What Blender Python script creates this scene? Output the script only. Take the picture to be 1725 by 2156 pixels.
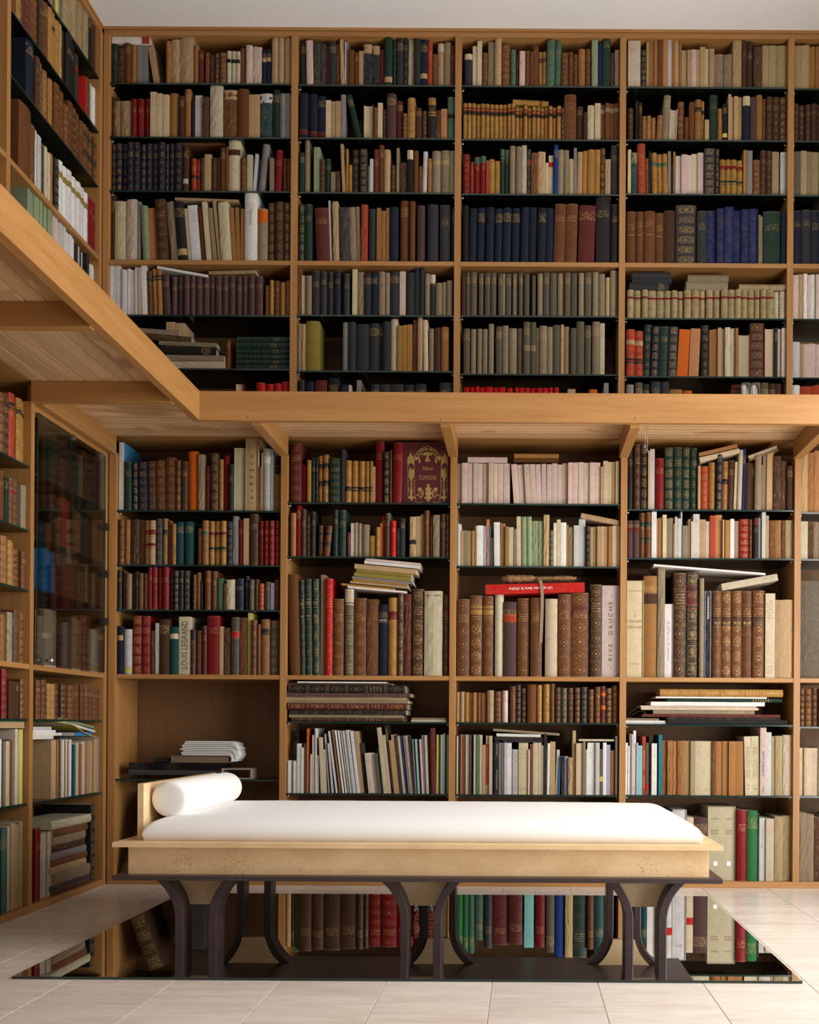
import bpy, bmesh, math, random, re
from mathutils import Vector, Matrix
import numpy as np

# ------------------------------------------------------------------ clean
for _o in list(bpy.data.objects):
    bpy.data.objects.remove(_o, do_unlink=True)
C = bpy.context.scene.collection
SC = bpy.context.scene
random.seed(7)

# ------------------------------------------------------------------ camera
W, HGT = 1725, 2156
F = 2300.0                       # focal length in pixels
CX, CY = 1100.0, 1531.0          # principal point (shifted lens)
ROLL = 0.006
H = 0.75                         # camera height
cd = bpy.data.cameras.new('camera')
cd.sensor_fit = 'AUTO'
cd.sensor_width = 36.0
cd.lens = F / HGT * 36.0
cd.shift_x = (W / 2 - CX) / HGT
cd.shift_y = (CY - HGT / 2) / HGT
cd.clip_start = 0.05
cam = bpy.data.objects.new('camera', cd)
C.objects.link(cam)
cam.matrix_world = Matrix.Translation((0, 0, H)) @ Matrix.Rotation(math.radians(90), 4, 'X') @ Matrix.Rotation(ROLL, 4, 'Z')
SC.camera = cam

# ------------------------------------------------------------------ daylight
wd = bpy.data.worlds.new('daylight')
SC.world = wd
wd.use_nodes = True
_bg = wd.node_tree.nodes['Background']
_bg.inputs['Color'].default_value = (0.82, 0.9, 1.0, 1)
_bg.inputs['Strength'].default_value = 0.5

def area_light(name, loc, rot, sx, sy, power, col):
    l = bpy.data.lights.new(name, 'AREA')
    l.shape = 'RECTANGLE'; l.size = sx; l.size_y = sy; l.energy = power; l.color = col
    o = bpy.data.objects.new(name, l); C.objects.link(o)
    o.location = loc; o.rotation_euler = rot
    return o
# daylight entering through the tall window on the room's side; the rear lamp is added frontal fill for the spines
area_light('window_daylight', (2.135, 3.0, 1.46), (0, math.radians(90), 0), 2.75, 2.8, 188, (1.0, 0.985, 0.965))
area_light('rear_window_daylight', (0.9, -2.25, 2.7), (math.radians(90), 0, 0), 2.2, 2.2, 6, (1.0, 0.98, 0.95))

SC.view_settings.view_transform = 'Standard'
SC.view_settings.look = 'None'
SC.view_settings.gamma = 1.0
SC.view_settings.use_curve_mapping = False
SC.view_settings.exposure = 0.0

# ------------------------------------------------------------------ measuring helpers
_c, _s = math.cos(ROLL), math.sin(ROLL)
def unroll(u, v):
    x, y = u - CX, v - CY
    return x * _c + y * _s, -x * _s + y * _c
def at(u, v, Y):
    """photograph pixel -> (X, Z) on the plane at depth Y"""
    x, y = unroll(u, v)
    return x * Y / F, H - y * Y / F
def atX(u, v, X):
    """photograph pixel -> (Y, Z) on the side plane at X"""
    x, y = unroll(u, v)
    Y = X * F / x
    return Y, H - y * Y / F

# main planes of the room (metres)
YL = 5.134       # front of the lower bookcase on the far wall
YU = 5.312       # front of the upper bookcase
XL = -1.951      # front of the lower bookcase on the left wall
XU = -2.057      # front of the upper bookcase on the left wall
YF = 4.582       # front of the gallery fascia
XF = -1.362      # face of the left gallery fascia
ZC = 4.145       # ceiling
DIV = [-1.127, -0.330, 0.472, 1.290, 2.090]
ZG0, ZG1 = 2.03, 2.153           # gallery fascia
ZP = 2.108                       # underside of the gallery boards
SHELF_D = 0.30

# ------------------------------------------------------------------ node helpers
def new_mat(name):
    m = bpy.data.materials.new(name); m.use_nodes = True
    nt = m.node_tree
    for n in list(nt.nodes):
        nt.nodes.remove(n)
    out = nt.nodes.new('ShaderNodeOutputMaterial')
    bs = nt.nodes.new('ShaderNodeBsdfPrincipled')
    nt.links.new(bs.outputs[0], out.inputs[0])
    return m, nt, bs, out
class G:
    """tiny node graph writer"""
    def __init__(s, nt): s.nt = nt
    def n(s, t, **kw):
        nd = s.nt.nodes.new(t)
        for k, v in kw.items(): setattr(nd, k, v)
        return nd
    def put(s, sock, v):
        if hasattr(v, 'is_linked') or hasattr(v, 'links'): s.nt.links.new(v, sock)
        else: sock.default_value = v
    def m(s, op, a, b=0.0, c=0.0):
        nd = s.n('ShaderNodeMath', operation=op)
        s.put(nd.inputs[0], a); s.put(nd.inputs[1], b); s.put(nd.inputs[2], c)
        return nd.outputs[0]
    def mix(s, f, a, b, bt='MIX'):
        nd = s.n('ShaderNodeMix', data_type='RGBA', blend_type=bt)
        s.put(nd.inputs[0], f); s.put(nd.inputs[6], a); s.put(nd.inputs[7], b)
        return nd.outputs[2]
    def noise(s, vec, scale, detail=2.0, rough=0.5, dist=0.0):
        nd = s.n('ShaderNodeTexNoise')
        s.put(nd.inputs['Vector'], vec); nd.inputs['Scale'].default_value = scale
        nd.inputs['Detail'].default_value = detail; nd.inputs['Roughness'].default_value = rough
        nd.inputs['Distortion'].default_value = dist
        return nd.outputs['Fac']
    def ramp(s, f, stops):
        nd = s.n('ShaderNodeValToRGB')
        e = nd.color_ramp.elements
        e[0].position, e[0].color = stops[0]; e[1].position, e[1].color = stops[-1]
        for p, col in stops[1:-1]:
            q = e.new(p); q.color = col
        s.put(nd.inputs[0], f)
        return nd.outputs[0]
    def pos(s): return s.n('ShaderNodeNewGeometry').outputs['Position']
    def obj(s): return s.n('ShaderNodeTexCoord').outputs['Object']
    def rnd(s): return s.n('ShaderNodeObjectInfo').outputs['Random']
    def scale(s, vec, k):
        nd = s.n('ShaderNodeMapping'); s.put(nd.inputs['Vector'], vec)
        nd.inputs['Scale'].default_value = k
        return nd.outputs[0]
    def bump(s, h, strength, dist=0.01):
        nd = s.n('ShaderNodeBump'); nd.inputs['Strength'].default_value = strength
        nd.inputs['Distance'].default_value = dist; s.put(nd.inputs['Height'], h)
        return nd.outputs[0]
    def attr(s, name):
        return s.n('ShaderNodeAttribute', attribute_name=name)
def rgb(r, g, b): return (r, g, b, 1.0)

def simple(name, col, rough=0.5, metal=0.0, spec=0.5):
    m, nt, bs, out = new_mat(name)
    bs.inputs['Base Color'].default_value = rgb(*col)
    bs.inputs['Roughness'].default_value = rough
    bs.inputs['Metallic'].default_value = metal
    bs.inputs['Specular IOR Level'].default_value = spec
    return m

def wood(name, axis, c0, c1, rough=0.42, rand=0.10, fine=1.0):
    m, nt, bs, out = new_mat(name); g = G(nt)
    k = {'x': (1.2, 22, 22), 'y': (22, 1.2, 22), 'z': (22, 22, 1.2)}[axis]
    p = g.obj() if False else g.pos()
    off = g.n('ShaderNodeVectorMath', operation='ADD')
    r3 = g.n('ShaderNodeCombineXYZ'); rr = g.rnd()
    for i in range(3): g.put(r3.inputs[i], g.m('MULTIPLY', rr, 9.0 + 3 * i))
    g.put(off.inputs[0], p); g.put(off.inputs[1], r3.outputs[0])
    v = g.scale(off.outputs[0], k)
    n1 = g.noise(v, 1.0, 4, 0.6, 0.6)
    v2 = g.scale(off.outputs[0], tuple(q * 7 * fine for q in k))
    n2 = g.noise(v2, 1.0, 2, 0.6)
    f = g.m('ADD', g.m('MULTIPLY', n1, 0.7), g.m('MULTIPLY', n2, 0.3))
    colr = g.ramp(f, [(0.30, rgb(*c0)), (0.70, rgb(*c1))])
    hs = g.n('ShaderNodeHueSaturation'); g.put(hs.inputs['Color'], colr)
    g.put(hs.inputs['Value'], g.m('ADD', 1.0 - rand / 2, g.m('MULTIPLY', rr, rand)))
    g.put(bs.inputs['Base Color'], hs.outputs[0])
    g.put(bs.inputs['Roughness'], g.m('ADD', rough - 0.06, g.m('MULTIPLY', n2, 0.14)))
    g.put(bs.inputs['Normal'], g.bump(n2, 0.12, 0.002))
    return m

OAK0, OAK1 = (0.30, 0.132, 0.033), (0.425, 0.212, 0.068)
M = {}
M['oak_x'] = wood('oak_x', 'x', OAK0, OAK1)
M['oak_y'] = wood('oak_y', 'y', OAK0, OAK1)
M['oak_z'] = wood('oak_z', 'z', OAK0, OAK1)
M['back'] = wood('back_panel_oak', 'z', (0.15, 0.070, 0.024), (0.20, 0.10, 0.038), 0.6)
def boards(name, axis):
    m = wood(name, axis, (0.50, 0.29, 0.13), (0.72, 0.47, 0.26), 0.5, 0.30)
    nt = m.node_tree; g = G(nt); bs = [n for n in nt.nodes if n.type == 'BSDF_PRINCIPLED'][0]
    src = bs.inputs['Base Color'].links[0].from_socket
    rr = g.rnd()
    heart = g.m('MINIMUM', 1.0, g.m('MAXIMUM', 0.0, g.m('MULTIPLY', g.m('SUBTRACT', g.m('ADD', g.m('MULTIPLY', rr, 0.5), g.noise(g.scale(g.pos(), (3, 1.5, 3) if axis == 'y' else (1.5, 3, 3)), 2.2, 3, 0.6, 1.0)), 0.78), 9.0)))
    g.put(bs.inputs['Base Color'], g.mix(g.m('MULTIPLY', heart, 0.75), src, rgb(0.36, 0.18, 0.07)))
    return m
M['pine_x'] = boards('pine_board_x', 'x')
M['pine_y'] = boards('pine_board_y', 'y')
M['wenge'] = wood('dark_wenge', 'x', (0.035, 0.020, 0.021), (0.062, 0.038, 0.038), 0.36, 0.06)

def travertine(name, base, dark, pits=0.85, rough=0.45):
    m, nt, bs, out = new_mat(name); g = G(nt)
    p = g.pos()
    n1 = g.noise(g.scale(p, (2.0, 2.0, 4.0)), 2.2, 5, 0.6, 0.4)
    n2 = g.noise(p, 60, 3, 0.6)
    n3 = g.noise(g.scale(p, (1, 1, 1.5)), 130, 2.5, 0.6)
    zone = g.m('SMOOTH_MIN', 1.0, g.m('MAXIMUM', 0.0, g.m('MULTIPLY', g.m('SUBTRACT', g.noise(p, 5.0, 3, 0.6), 0.50), 6.0)), 0.05)
    pit = g.m('MULTIPLY', g.m('GREATER_THAN', g.m('ADD', n3, g.m('MULTIPLY', zone, 0.075)), 0.69), g.m('ADD', 0.30, g.m('MULTIPLY', zone, 0.65)))
    pit = g.m('MULTIPLY', pit, pits)
    c = g.ramp(g.m('ADD', g.m('MULTIPLY', n1, 0.75), g.m('MULTIPLY', n2, 0.25)), [(0.32, rgb(*dark)), (0.62, rgb(*base))])
    c = g.mix(pit, c, rgb(dark[0] * 0.50, dark[1] * 0.38, dark[2] * 0.28))
    g.put(bs.inputs['Base Color'], c)
    bs.inputs['Roughness'].default_value = rough
    g.put(bs.inputs['Normal'], g.bump(g.m('SUBTRACT', 1.0, pit), 0.35, 0.002))
    return m
M['trav'] = travertine('travertine', (0.82, 0.59, 0.335), (0.66, 0.43, 0.21))

def tile_mat():
    m, nt, bs, out = new_mat('limestone_tile'); g = G(nt)
    p = g.pos(); rr = g.rnd()
    off = g.n('ShaderNodeVectorMath', operation='ADD')
    r3 = g.n('ShaderNodeCombineXYZ')
    for i in range(3): g.put(r3.inputs[i], g.m('MULTIPLY', rr, 5.0 + 4 * i))
    g.put(off.inputs[0], p); g.put(off.inputs[1], r3.outputs[0])
    v = g.scale(off.outputs[0], (2.2, 16, 10))
    n1 = g.noise(v, 1.4, 5, 0.62, 0.5)
    n2 = g.noise(g.scale(off.outputs[0], (9, 60, 10)), 1.5, 3, 0.6)
    n3 = g.noise(g.scale(off.outputs[0], (3.0, 8, 3)), 1.0, 2, 0.5)
    f = g.m('ADD', g.m('MULTIPLY', n1, 0.7), g.m('MULTIPLY', n2, 0.3))
    c = g.ramp(f, [(0.28, rgb(0.60, 0.51, 0.435)), (0.5, rgb(0.71, 0.635, 0.56)), (0.72, rgb(0.80, 0.745, 0.685))])
    c = g.mix(g.m('MULTIPLY', g.m('GREATER_THAN', n2, 0.70), 0.5), c, rgb(0.82, 0.79, 0.74))
    c = g.mix(g.m('MULTIPLY', g.m('MAXIMUM', g.m('SUBTRACT', n3, 0.55), 0.0), 1.6), c, rgb(0.56, 0.40, 0.34))
    hs = g.n('ShaderNodeHueSaturation'); g.put(hs.inputs['Color'], c)
    g.put(hs.inputs['Value'], g.m('ADD', 0.95, g.m('MULTIPLY', rr, 0.1)))
    g.put(bs.inputs['Base Color'], hs.outputs[0])
    g.put(bs.inputs['Roughness'], g.m('ADD', 0.20, g.m('MULTIPLY', n2, 0.12)))
    bs.inputs['Specular IOR Level'].default_value = 0.55
    return m
M['tile'] = tile_mat()
M['grout'] = simple('grout', (0.42, 0.37, 0.32), 0.8)

def plaster():
    m, nt, bs, out = new_mat('white_plaster'); g = G(nt)
    n = g.noise(g.pos(), 90, 3, 0.6)
    g.put(bs.inputs['Base Color'], g.ramp(n, [(0.3, rgb(0.84, 0.80, 0.76)), (0.7, rgb(0.90, 0.87, 0.84))]))
    bs.inputs['Roughness'].default_value = 0.9
    g.put(bs.inputs['Normal'], g.bump(n, 0.08, 0.002))
    return m
M['plaster'] = plaster()
M['panelling'] = wood('dark_oak_panelling', 'z', (0.10, 0.055, 0.028), (0.16, 0.09, 0.045), 0.5)

def glassy(name, tint, refl=1.0, rough=0.0):
    """thin pane: clear transmission tinted by the glass, mirror reflection by Fresnel"""
    m, nt, bs, out = new_mat(name); nt.nodes.remove(bs); g = G(nt)
    tr = g.n('ShaderNodeBsdfTransparent'); tr.inputs[0].default_value = rgb(*tint)
    gl = g.n('ShaderNodeBsdfGlossy'); gl.inputs['Roughness'].default_value = rough
    fr = g.n('ShaderNodeFresnel'); fr.inputs['IOR'].default_value = 1.5
    mx = g.n('ShaderNodeMixShader')
    g.put(mx.inputs[0], g.m('MULTIPLY', fr.outputs[0], refl))
    nt.links.new(tr.outputs[0], mx.inputs[1]); nt.links.new(gl.outputs[0], mx.inputs[2])
    nt.links.new(mx.outputs[0], out.inputs[0])
    return m
M['shelf_glass'] = glassy('shelf_glass', (0.62, 0.74, 0.68), 0.9)
M['shelf_edge'] = simple('shelf_glass_edge', (0.010, 0.028, 0.022), 0.15, 0, 0.6)
M['door_glass'] = glassy('door_glass', (0.93, 0.93, 0.90), 0.8)
M['pane_glass'] = glassy('window_pane_glass', (0.97, 0.98, 0.98), 1.0)
M['steel'] = simple('steel', (0.62, 0.62, 0.62), 0.28, 1.0)
M['black_plastic'] = simple('black_plastic', (0.012, 0.012, 0.013), 0.35)
M['black_matte'] = simple('black_matte', (0.02, 0.02, 0.02), 0.7)
M['wall_frame'] = simple('window_frame_paint', (0.7, 0.68, 0.64), 0.6)

def mirror_mat():
    m, nt, bs, out = new_mat('black_mirror_glass'); g = G(nt)
    p = g.pos()
    sp = g.m('GREATER_THAN', g.noise(p, 260, 0, 0.5), 0.80)
    bs.inputs['Metallic'].default_value = 1.0
    g.put(bs.inputs['Base Color'], g.mix(sp, rgb(0.80, 0.80, 0.79), rgb(0.5, 0.5, 0.48)))
    g.put(bs.inputs['Roughness'], g.m('ADD', 0.012, g.m('MULTIPLY', sp, 0.4)))
    return m
M['mirror'] = mirror_mat()

def linen():
    m, nt, bs, out = new_mat('white_linen'); g = G(nt)
    p = g.pos()
    w1 = g.n('ShaderNodeTexWave'); g.put(w1.inputs['Vector'], p); w1.inputs['Scale'].default_value = 260
    n = g.noise(g.scale(p, (40, 40, 120)), 6, 3, 0.6)
    g.put(bs.inputs['Base Color'], g.ramp(n, [(0.3, rgb(0.86, 0.845, 0.82)), (0.7, rgb(0.92, 0.91, 0.89))]))
    bs.inputs['Roughness'].default_value = 0.95
    bs.inputs['Sheen Weight'].default_value = 0.25
    g.put(bs.inputs['Normal'], g.bump(g.m('ADD', g.m('MULTIPLY', w1.outputs['Fac'], 0.4), n), 0.18, 0.001))
    return m
M['linen'] = linen()

# ------------------------------------------------------------------ mesh helpers
class MB:
    """collects faces with material slot, colour, parameters and uv, links them as ONE mesh object"""
    def __init__(s):
        s.v, s.f, s.mi, s.col, s.par, s.uv = [], [], [], [], [], []
    def face(s, pts, mi=0, col=(1, 1, 1), par=(0, 0, 0, 0), uv=None):
        b = len(s.v); s.v.extend(pts); n = len(pts)
        s.f.append(tuple(range(b, b + n))); s.mi.append(mi); s.col.append(col); s.par.append(par)
        s.uv.append(uv if uv else [(0, 0)] * n)
    def box(s, x0, x1, y0, y1, z0, z1, mi=0, col=(1, 1, 1), par=(0, 0, 0, 0), front_mi=None):
        P = [(x0, y0, z0), (x1, y0, z0), (x1, y1, z0), (x0, y1, z0), (x0, y0, z1), (x1, y0, z1), (x1, y1, z1), (x0, y1, z1)]
        for k, q in enumerate(((0, 1, 5, 4), (1, 2, 6, 5), (2, 3, 7, 6), (3, 0, 4, 7), (4, 5, 6, 7), (3, 2, 1, 0))):
            s.face([P[i] for i in q], front_mi if (front_mi is not None and k < 4) else mi, col, par, [(0, 0), (1, 0), (1, 1), (0, 1)])
    def xform(s, M4):
        s.v = [tuple(M4 @ Vector(p)) for p in s.v]
        return s
    def add(s, o, M4=None):
        b = len(s.v)
        s.v.extend([tuple(M4 @ Vector(p)) for p in o.v] if M4 else o.v)
        s.f.extend(tuple(i + b for i in q) for q in o.f)
        s.mi += o.mi; s.col += o.col; s.par += o.par; s.uv += o.uv
    def mesh(s, name, mats, attrs=False, weld=True):
        me = bpy.data.meshes.new(name)
        me.from_pydata(s.v, [], s.f)
        for m in mats: me.materials.append(m)
        me.polygons.foreach_set('material_index', s.mi)
        if attrs:
            cc = np.empty((len(me.loops), 4), np.float32); pp = np.empty((len(me.loops), 4), np.float32)
            uu = np.empty((len(me.loops), 2), np.float32)
            k = 0
            for f, c, p, u in zip(s.f, s.col, s.par, s.uv):
                n = len(f)
                cc[k:k + n, :3] = c; cc[k:k + n, 3] = 1; pp[k:k + n] = p; uu[k:k + n] = u
                k += n
            a = me.color_attributes.new('col', 'FLOAT_COLOR', 'CORNER'); a.data.foreach_set('color', cc.ravel())
            a = me.color_attributes.new('par', 'FLOAT_COLOR', 'CORNER'); a.data.foreach_set('color', pp.ravel())
            a = me.uv_layers.new(name='UVMap'); a.data.foreach_set('uv', uu.ravel())
        me.validate(); me.update()
        return me

def link(name, me, parent=None, loc=(0, 0, 0)):
    o = bpy.data.objects.new(name, me); C.objects.link(o)
    o.location = loc
    if parent is not None: o.parent = parent
    return o
def empty(name, loc=(0, 0, 0), rot=(0, 0, 0)):
    o = bpy.data.objects.new(name, None); C.objects.link(o)
    o.location = loc; o.rotation_euler = rot; o.empty_display_size = 0.05
    return o
def tag(o, label, cat, group=None, kind=None):
    o['label'] = label; o['category'] = cat
    if group: o['group'] = group
    if kind: o['kind'] = kind
    return o
def structure(o, label, cat):
    return tag(o, label, cat, kind='structure')

def bev_box(name, x0, x1, y0, y1, z0, z1, mat, parent=None, bev=0.0015, seg=2):
    bm = bmesh.new()
    bmesh.ops.create_cube(bm, size=1.0)
    for v in bm.verts:
        v.co = Vector(((x0 + x1) / 2 + v.co.x * (x1 - x0), (y0 + y1) / 2 + v.co.y * (y1 - y0), (z0 + z1) / 2 + v.co.z * (z1 - z0)))
    if bev > 0:
        bmesh.ops.bevel(bm, geom=bm.edges[:], offset=bev, segments=seg, profile=0.5, affect='EDGES')
    me = bpy.data.meshes.new(name); bm.to_mesh(me); bm.free()
    me.materials.append(mat)
    return link(name, me, parent)
def from_bm(name, bm, mat, parent=None, smooth=False):
    me = bpy.data.meshes.new(name); bm.to_mesh(me); bm.free()
    for m in (mat if isinstance(mat, (list, tuple)) else [mat]): me.materials.append(m)
    if smooth:
        for p in me.polygons: p.use_smooth = True
    return link(name, me, parent)
def prism_xz(name, poly, y0, y1, mat, parent=None, smooth=False, bev=0.0):
    """polygon in x,z pushed through y0..y1"""
    bm = bmesh.new()
    a = [bm.verts.new((x, y0, z)) for x, z in poly]; b = [bm.verts.new((x, y1, z)) for x, z in poly]
    bm.faces.new(a); bm.faces.new(list(reversed(b)))
    n = len(poly)
    for i in range(n):
        bm.faces.new((a[i], b[i], b[(i + 1) % n], a[(i + 1) % n]))
    bmesh.ops.recalc_face_normals(bm, faces=bm.faces[:])
    if bev > 0:
        es = [e for e in bm.edges if abs(e.verts[0].co.y - e.verts[1].co.y) < 1e-6]
        bmesh.ops.bevel(bm, geom=es, offset=bev, segments=2, profile=0.5, affect='EDGES')
    return from_bm(name, bm, mat, parent, smooth)
def lathe(name, prof, mat, parent=None, n=20, M4=None):
    bm = bmesh.new(); rings = []
    for r, z in prof:
        rings.append([bm.verts.new((r * math.cos(2 * math.pi * i / n), r * math.sin(2 * math.pi * i / n), z)) for i in range(n)])
    for a, b in zip(rings, rings[1:]):
        for i in range(n):
            bm.faces.new((a[i], a[(i + 1) % n], b[(i + 1) % n], b[i]))
    bm.faces.new(list(reversed(rings[0]))); bm.faces.new(rings[-1])
    if M4: bm.transform(M4)
    return from_bm(name, bm, mat, parent, True)
def tube(name, pts, r, mat, parent=None, n=8):
    bm = bmesh.new(); rings = []
    pts = [Vector(p) for p in pts]
    for i, p in enumerate(pts):
        d = (pts[min(i + 1, len(pts) - 1)] - pts[max(i - 1, 0)]).normalized()
        a = d.orthogonal().normalized() if i == 0 else (u - d * u.dot(d)).normalized()
        u = a; w = d.cross(u)
        rings.append([bm.verts.new(p + (u * math.cos(2 * math.pi * k / n) + w * math.sin(2 * math.pi * k / n)) * r) for k in range(n)])
    for a, b in zip(rings, rings[1:]):
        for i in range(n): bm.faces.new((a[i], a[(i + 1) % n], b[(i + 1) % n], b[i]))
    bm.faces.new(list(reversed(rings[0]))); bm.faces.new(rings[-1])
    return from_bm(name, bm, mat, parent, True)
_txt_cache = {}
def text_mesh(body, size, mat, spacing=1.0, extrude=0.0):
    cu = bpy.data.curves.new('lettering', 'FONT')
    cu.body = body; cu.size = size; cu.align_x = 'CENTER'; cu.align_y = 'CENTER'
    cu.space_character = spacing; cu.extrude = extrude; cu.resolution_u = 3
    ob = bpy.data.objects.new('lettering', cu); C.objects.link(ob)
    dg = bpy.context.evaluated_depsgraph_get()
    me = bpy.data.meshes.new_from_object(ob.evaluated_get(dg))
    bpy.data.objects.remove(ob, do_unlink=True); bpy.data.curves.remove(cu)
    me.materials.clear(); me.materials.append(mat)
    return me

# ================================================================== the room
XR, YB = 2.12, -2.0            # window wall, wall behind the viewer
XW = XL - 0.32; XWU = XU - 0.32; YW = YL + 0.32; YWU = YU + 0.32

# ---- floor: limestone tiles on a bed, joints recessed
floor = bev_box('floor', XW - 0.2, XR + 0.1, YB - 0.1, YWU + 0.1, -0.06, -0.003, M['grout'], bev=0)
structure(floor, 'pale limestone tiled floor with thin joints and a soft polish', 'floor')
TX, TY = 0.31, 0.62
_tile_me = None
def tile_mesh():
    bm = bmesh.new(); bmesh.ops.create_cube(bm, size=1.0)
    for v in bm.verts:
        v.co = Vector((v.co.x * (TX - 0.0016), v.co.y * (TY - 0.0016), v.co.z * 0.004 - 0.002))
    bmesh.ops.bevel(bm, geom=[e for e in bm.edges if e.verts[0].co.z > -0.001 and e.verts[1].co.z > -0.001], offset=0.0008, segments=1, affect='EDGES')
    me = bpy.data.meshes.new('tile'); bm.to_mesh(me); bm.free(); me.materials.append(M['tile'])
    return me
_tile_me = tile_mesh()
rt = random.Random(3)
for i in range(-7, 9):
    offy = rt.choice((0, 0.31)) + rt.uniform(-0.02, 0.02) + 0.12
    for j in range(-1, 10):
        x = -0.394 + TX * (i + 0.5); y = -0.2 + offy + TY * j
        if x < XL - 0.2 or x > XR + 0.15 or y > YL + 0.3: continue
        link('tile', _tile_me, floor, (x, y, 0.0))

# ---- ceiling and walls
ceil = bev_box('ceiling', XWU - 0.1, XR + 0.1, YB - 0.1, YWU + 0.1, ZC, ZC + 0.06, M['plaster'], bev=0)
structure(ceil, 'plain white plaster ceiling', 'ceiling')
w = bev_box('wall_back', XWU - 0.1, XR + 0.1, YWU + 0.02, YWU + 0.12, 0, ZC, M['plaster'], bev=0)
structure(w, 'plaster wall behind the far bookcases', 'wall')
w = bev_box('wall_left', XWU - 0.12, XWU - 0.02, YB - 0.1, YWU + 0.02, 0, ZC, M['plaster'], bev=0)
structure(w, 'plaster wall behind the bookcases of the left side', 'wall')
def wall_with_hole(name, plane, c, a0, a1, h0, h1, th):
    """wall on X (plane 'x') or Y (plane 'y') = c with an opening a0..a1, h0..h1"""
    mb = MB()
    lo, hi = (YB, YWU + 0.02) if plane == 'x' else (XWU - 0.02, XR)
    for p0, p1, q0, q1 in ((lo, a0, 0, ZC), (a1, hi, 0, ZC), (a0, a1, 0, h0), (a0, a1, h1, ZC)):
        if p1 - p0 < 1e-4 or q1 - q0 < 1e-4: continue
        if plane == 'x': mb.box(c, c + th, p0, p1, q0, q1)
        else: mb.box(p0, p1, c - th, c, q0, q1)
    return link(name, mb.mesh(name, [M['panelling']]))
w = wall_with_hole('wall_right', 'x', XR, 1.55, 4.45, 0.05, 2.88, 0.14)
structure(w, 'panelled wall with a tall daylight window', 'wall')
w = wall_with_hole('wall_front', 'y', YB, -0.3, 2.0, 1.6, 3.8, 0.14)  # opening added to go with the rear fill lamp
structure(w, 'panelled wall with a wide window behind the viewer', 'wall')
def window(name, plane, c, a0, a1, h0, h1, cols, rows, label):
    t = empty(name, (c, a0, h0) if plane == 'x' else (a0, c, h0)); structure(t, label, 'window')
    def bar(nm, p0, p1, q0, q1, th, mat):
        if plane == 'x': o = bev_box(nm, c + 0.07 - th, c + 0.07 + th, p0, p1, q0, q1, mat, None, 0)
        else: o = bev_box(nm, p0, p1, c - 0.07 - th, c - 0.07 + th, q0, q1, mat, None, 0)
        o.parent = t; o.matrix_parent_inverse = Matrix.Translation(-t.location)
    bar('frame', a0, a0 + 0.05, h0, h1, 0.03, M['wall_frame']); bar('frame', a1 - 0.05, a1, h0, h1, 0.03, M['wall_frame'])
    bar('frame', a0, a1, h0, h0 + 0.05, 0.03, M['wall_frame']); bar('frame', a0, a1, h1 - 0.05, h1, 0.03, M['wall_frame'])
    for i in range(1, cols): bar('mullion', a0 + (a1 - a0) * i / cols - 0.02, a0 + (a1 - a0) * i / cols + 0.02, h0, h1, 0.025, M['wall_frame'])
    for j in range(1, rows): bar('transom', a0, a1, h0 + (h1 - h0) * j / rows - 0.02, h0 + (h1 - h0) * j / rows + 0.02, 0.025, M['wall_frame'])
    bar('pane', a0 + 0.03, a1 - 0.03, h0 + 0.03, h1 - 0.03, 0.002, M['pane_glass'])
window('window_1', 'x', XR, 1.55, 4.45, 0.05, 2.88, 3, 2, 'tall three-light window on the right side of the room')
window('added_fill_window', 'y', YB, -0.3, 2.0, 1.6, 3.8, 3, 1, 'wide window high in the wall behind the viewer')  # made-up window framing the rear fill lamp, never in view

# ================================================================== bookcases
TH = 0.031                     # divider thickness
Z_LS, Z_US = 0.988, 3.013      # tops of the fixed oak shelves (lower, upper)
def glass_shelf(parent, x0, x1, y0, y1, ztop, sx=True):
    mb = MB(); mb.box(x0, x1, y0, y1, ztop - 0.008, ztop, 0, front_mi=1)
    return link('glass_shelf', mb.mesh('glass_shelf', [M['shelf_glass'], M['shelf_edge']]), parent)

bc_low = empty('bookcase', (0, YL, 0))
tag(bc_low, 'oak built-in bookcase under the gallery along the far wall', 'bookcase')
bc_up = empty('bookcase', (0, YU, ZG1))
tag(bc_up, 'oak built-in bookcase above the gallery along the far wall', 'bookcase')
bl_low = empty('bookcase', (XL, 4.5, 0))
tag(bl_low, 'oak bookcase with a glass door under the left gallery', 'bookcase')
bl_up = empty('bookcase', (XU, 4.7, ZG1))
tag(bl_up, 'oak bookcase above the gallery on the left wall', 'bookcase')
def part(o, p):
    o.parent = p; o.matrix_parent_inverse = Matrix.Translation(-p.location)
    return o
def bb(p, name, *a, mat, bev=0.0015):
    return part(bev_box(name, *a, mat, None, bev), p)
Z_LT = ZG0                       # top of lower case
# lower far bookcase
bb(bc_low, 'stile', XL, XL + 0.036, YL, YL + SHELF_D, 0.03, Z_LT, mat=M['oak_z'])
for x in DIV:
    bb(bc_low, 'divider', x - TH / 2, x + TH / 2, YL, YL + SHELF_D, 0.03, Z_LT, mat=M['oak_z'])
bb(bc_low, 'plinth', XL, DIV[-1] + TH / 2, YL, YL + SHELF_D, 0.0, 0.030, mat=M['oak_x'])
bb(bc_low, 'back_panel', XL, DIV[-1] + TH / 2, YL + SHELF_D, YL + SHELF_D + 0.012, 0.0, ZP + 0.022, mat=M['back'], bev=0)
bb(bc_low, 'top_panel', XL, DIV[-1] + TH / 2, YL + 0.002, YL + SHELF_D, Z_LT + 0.078, Z_LT + 0.0995, mat=M['oak_x'])
_xs = [XL + 0.036] + DIV
def bays(first):
    xs = [first] + DIV
    for i in range(5):
        yield (xs[i] if i == 0 else xs[i] + TH / 2), xs[i + 1] - TH / 2
for x0, x1 in bays(XL + 0.036):
    bb(bc_low, 'shelf', x0, x1, YL + 0.002, YL + SHELF_D, Z_LS - 0.021, Z_LS, mat=M['oak_x'])
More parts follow.
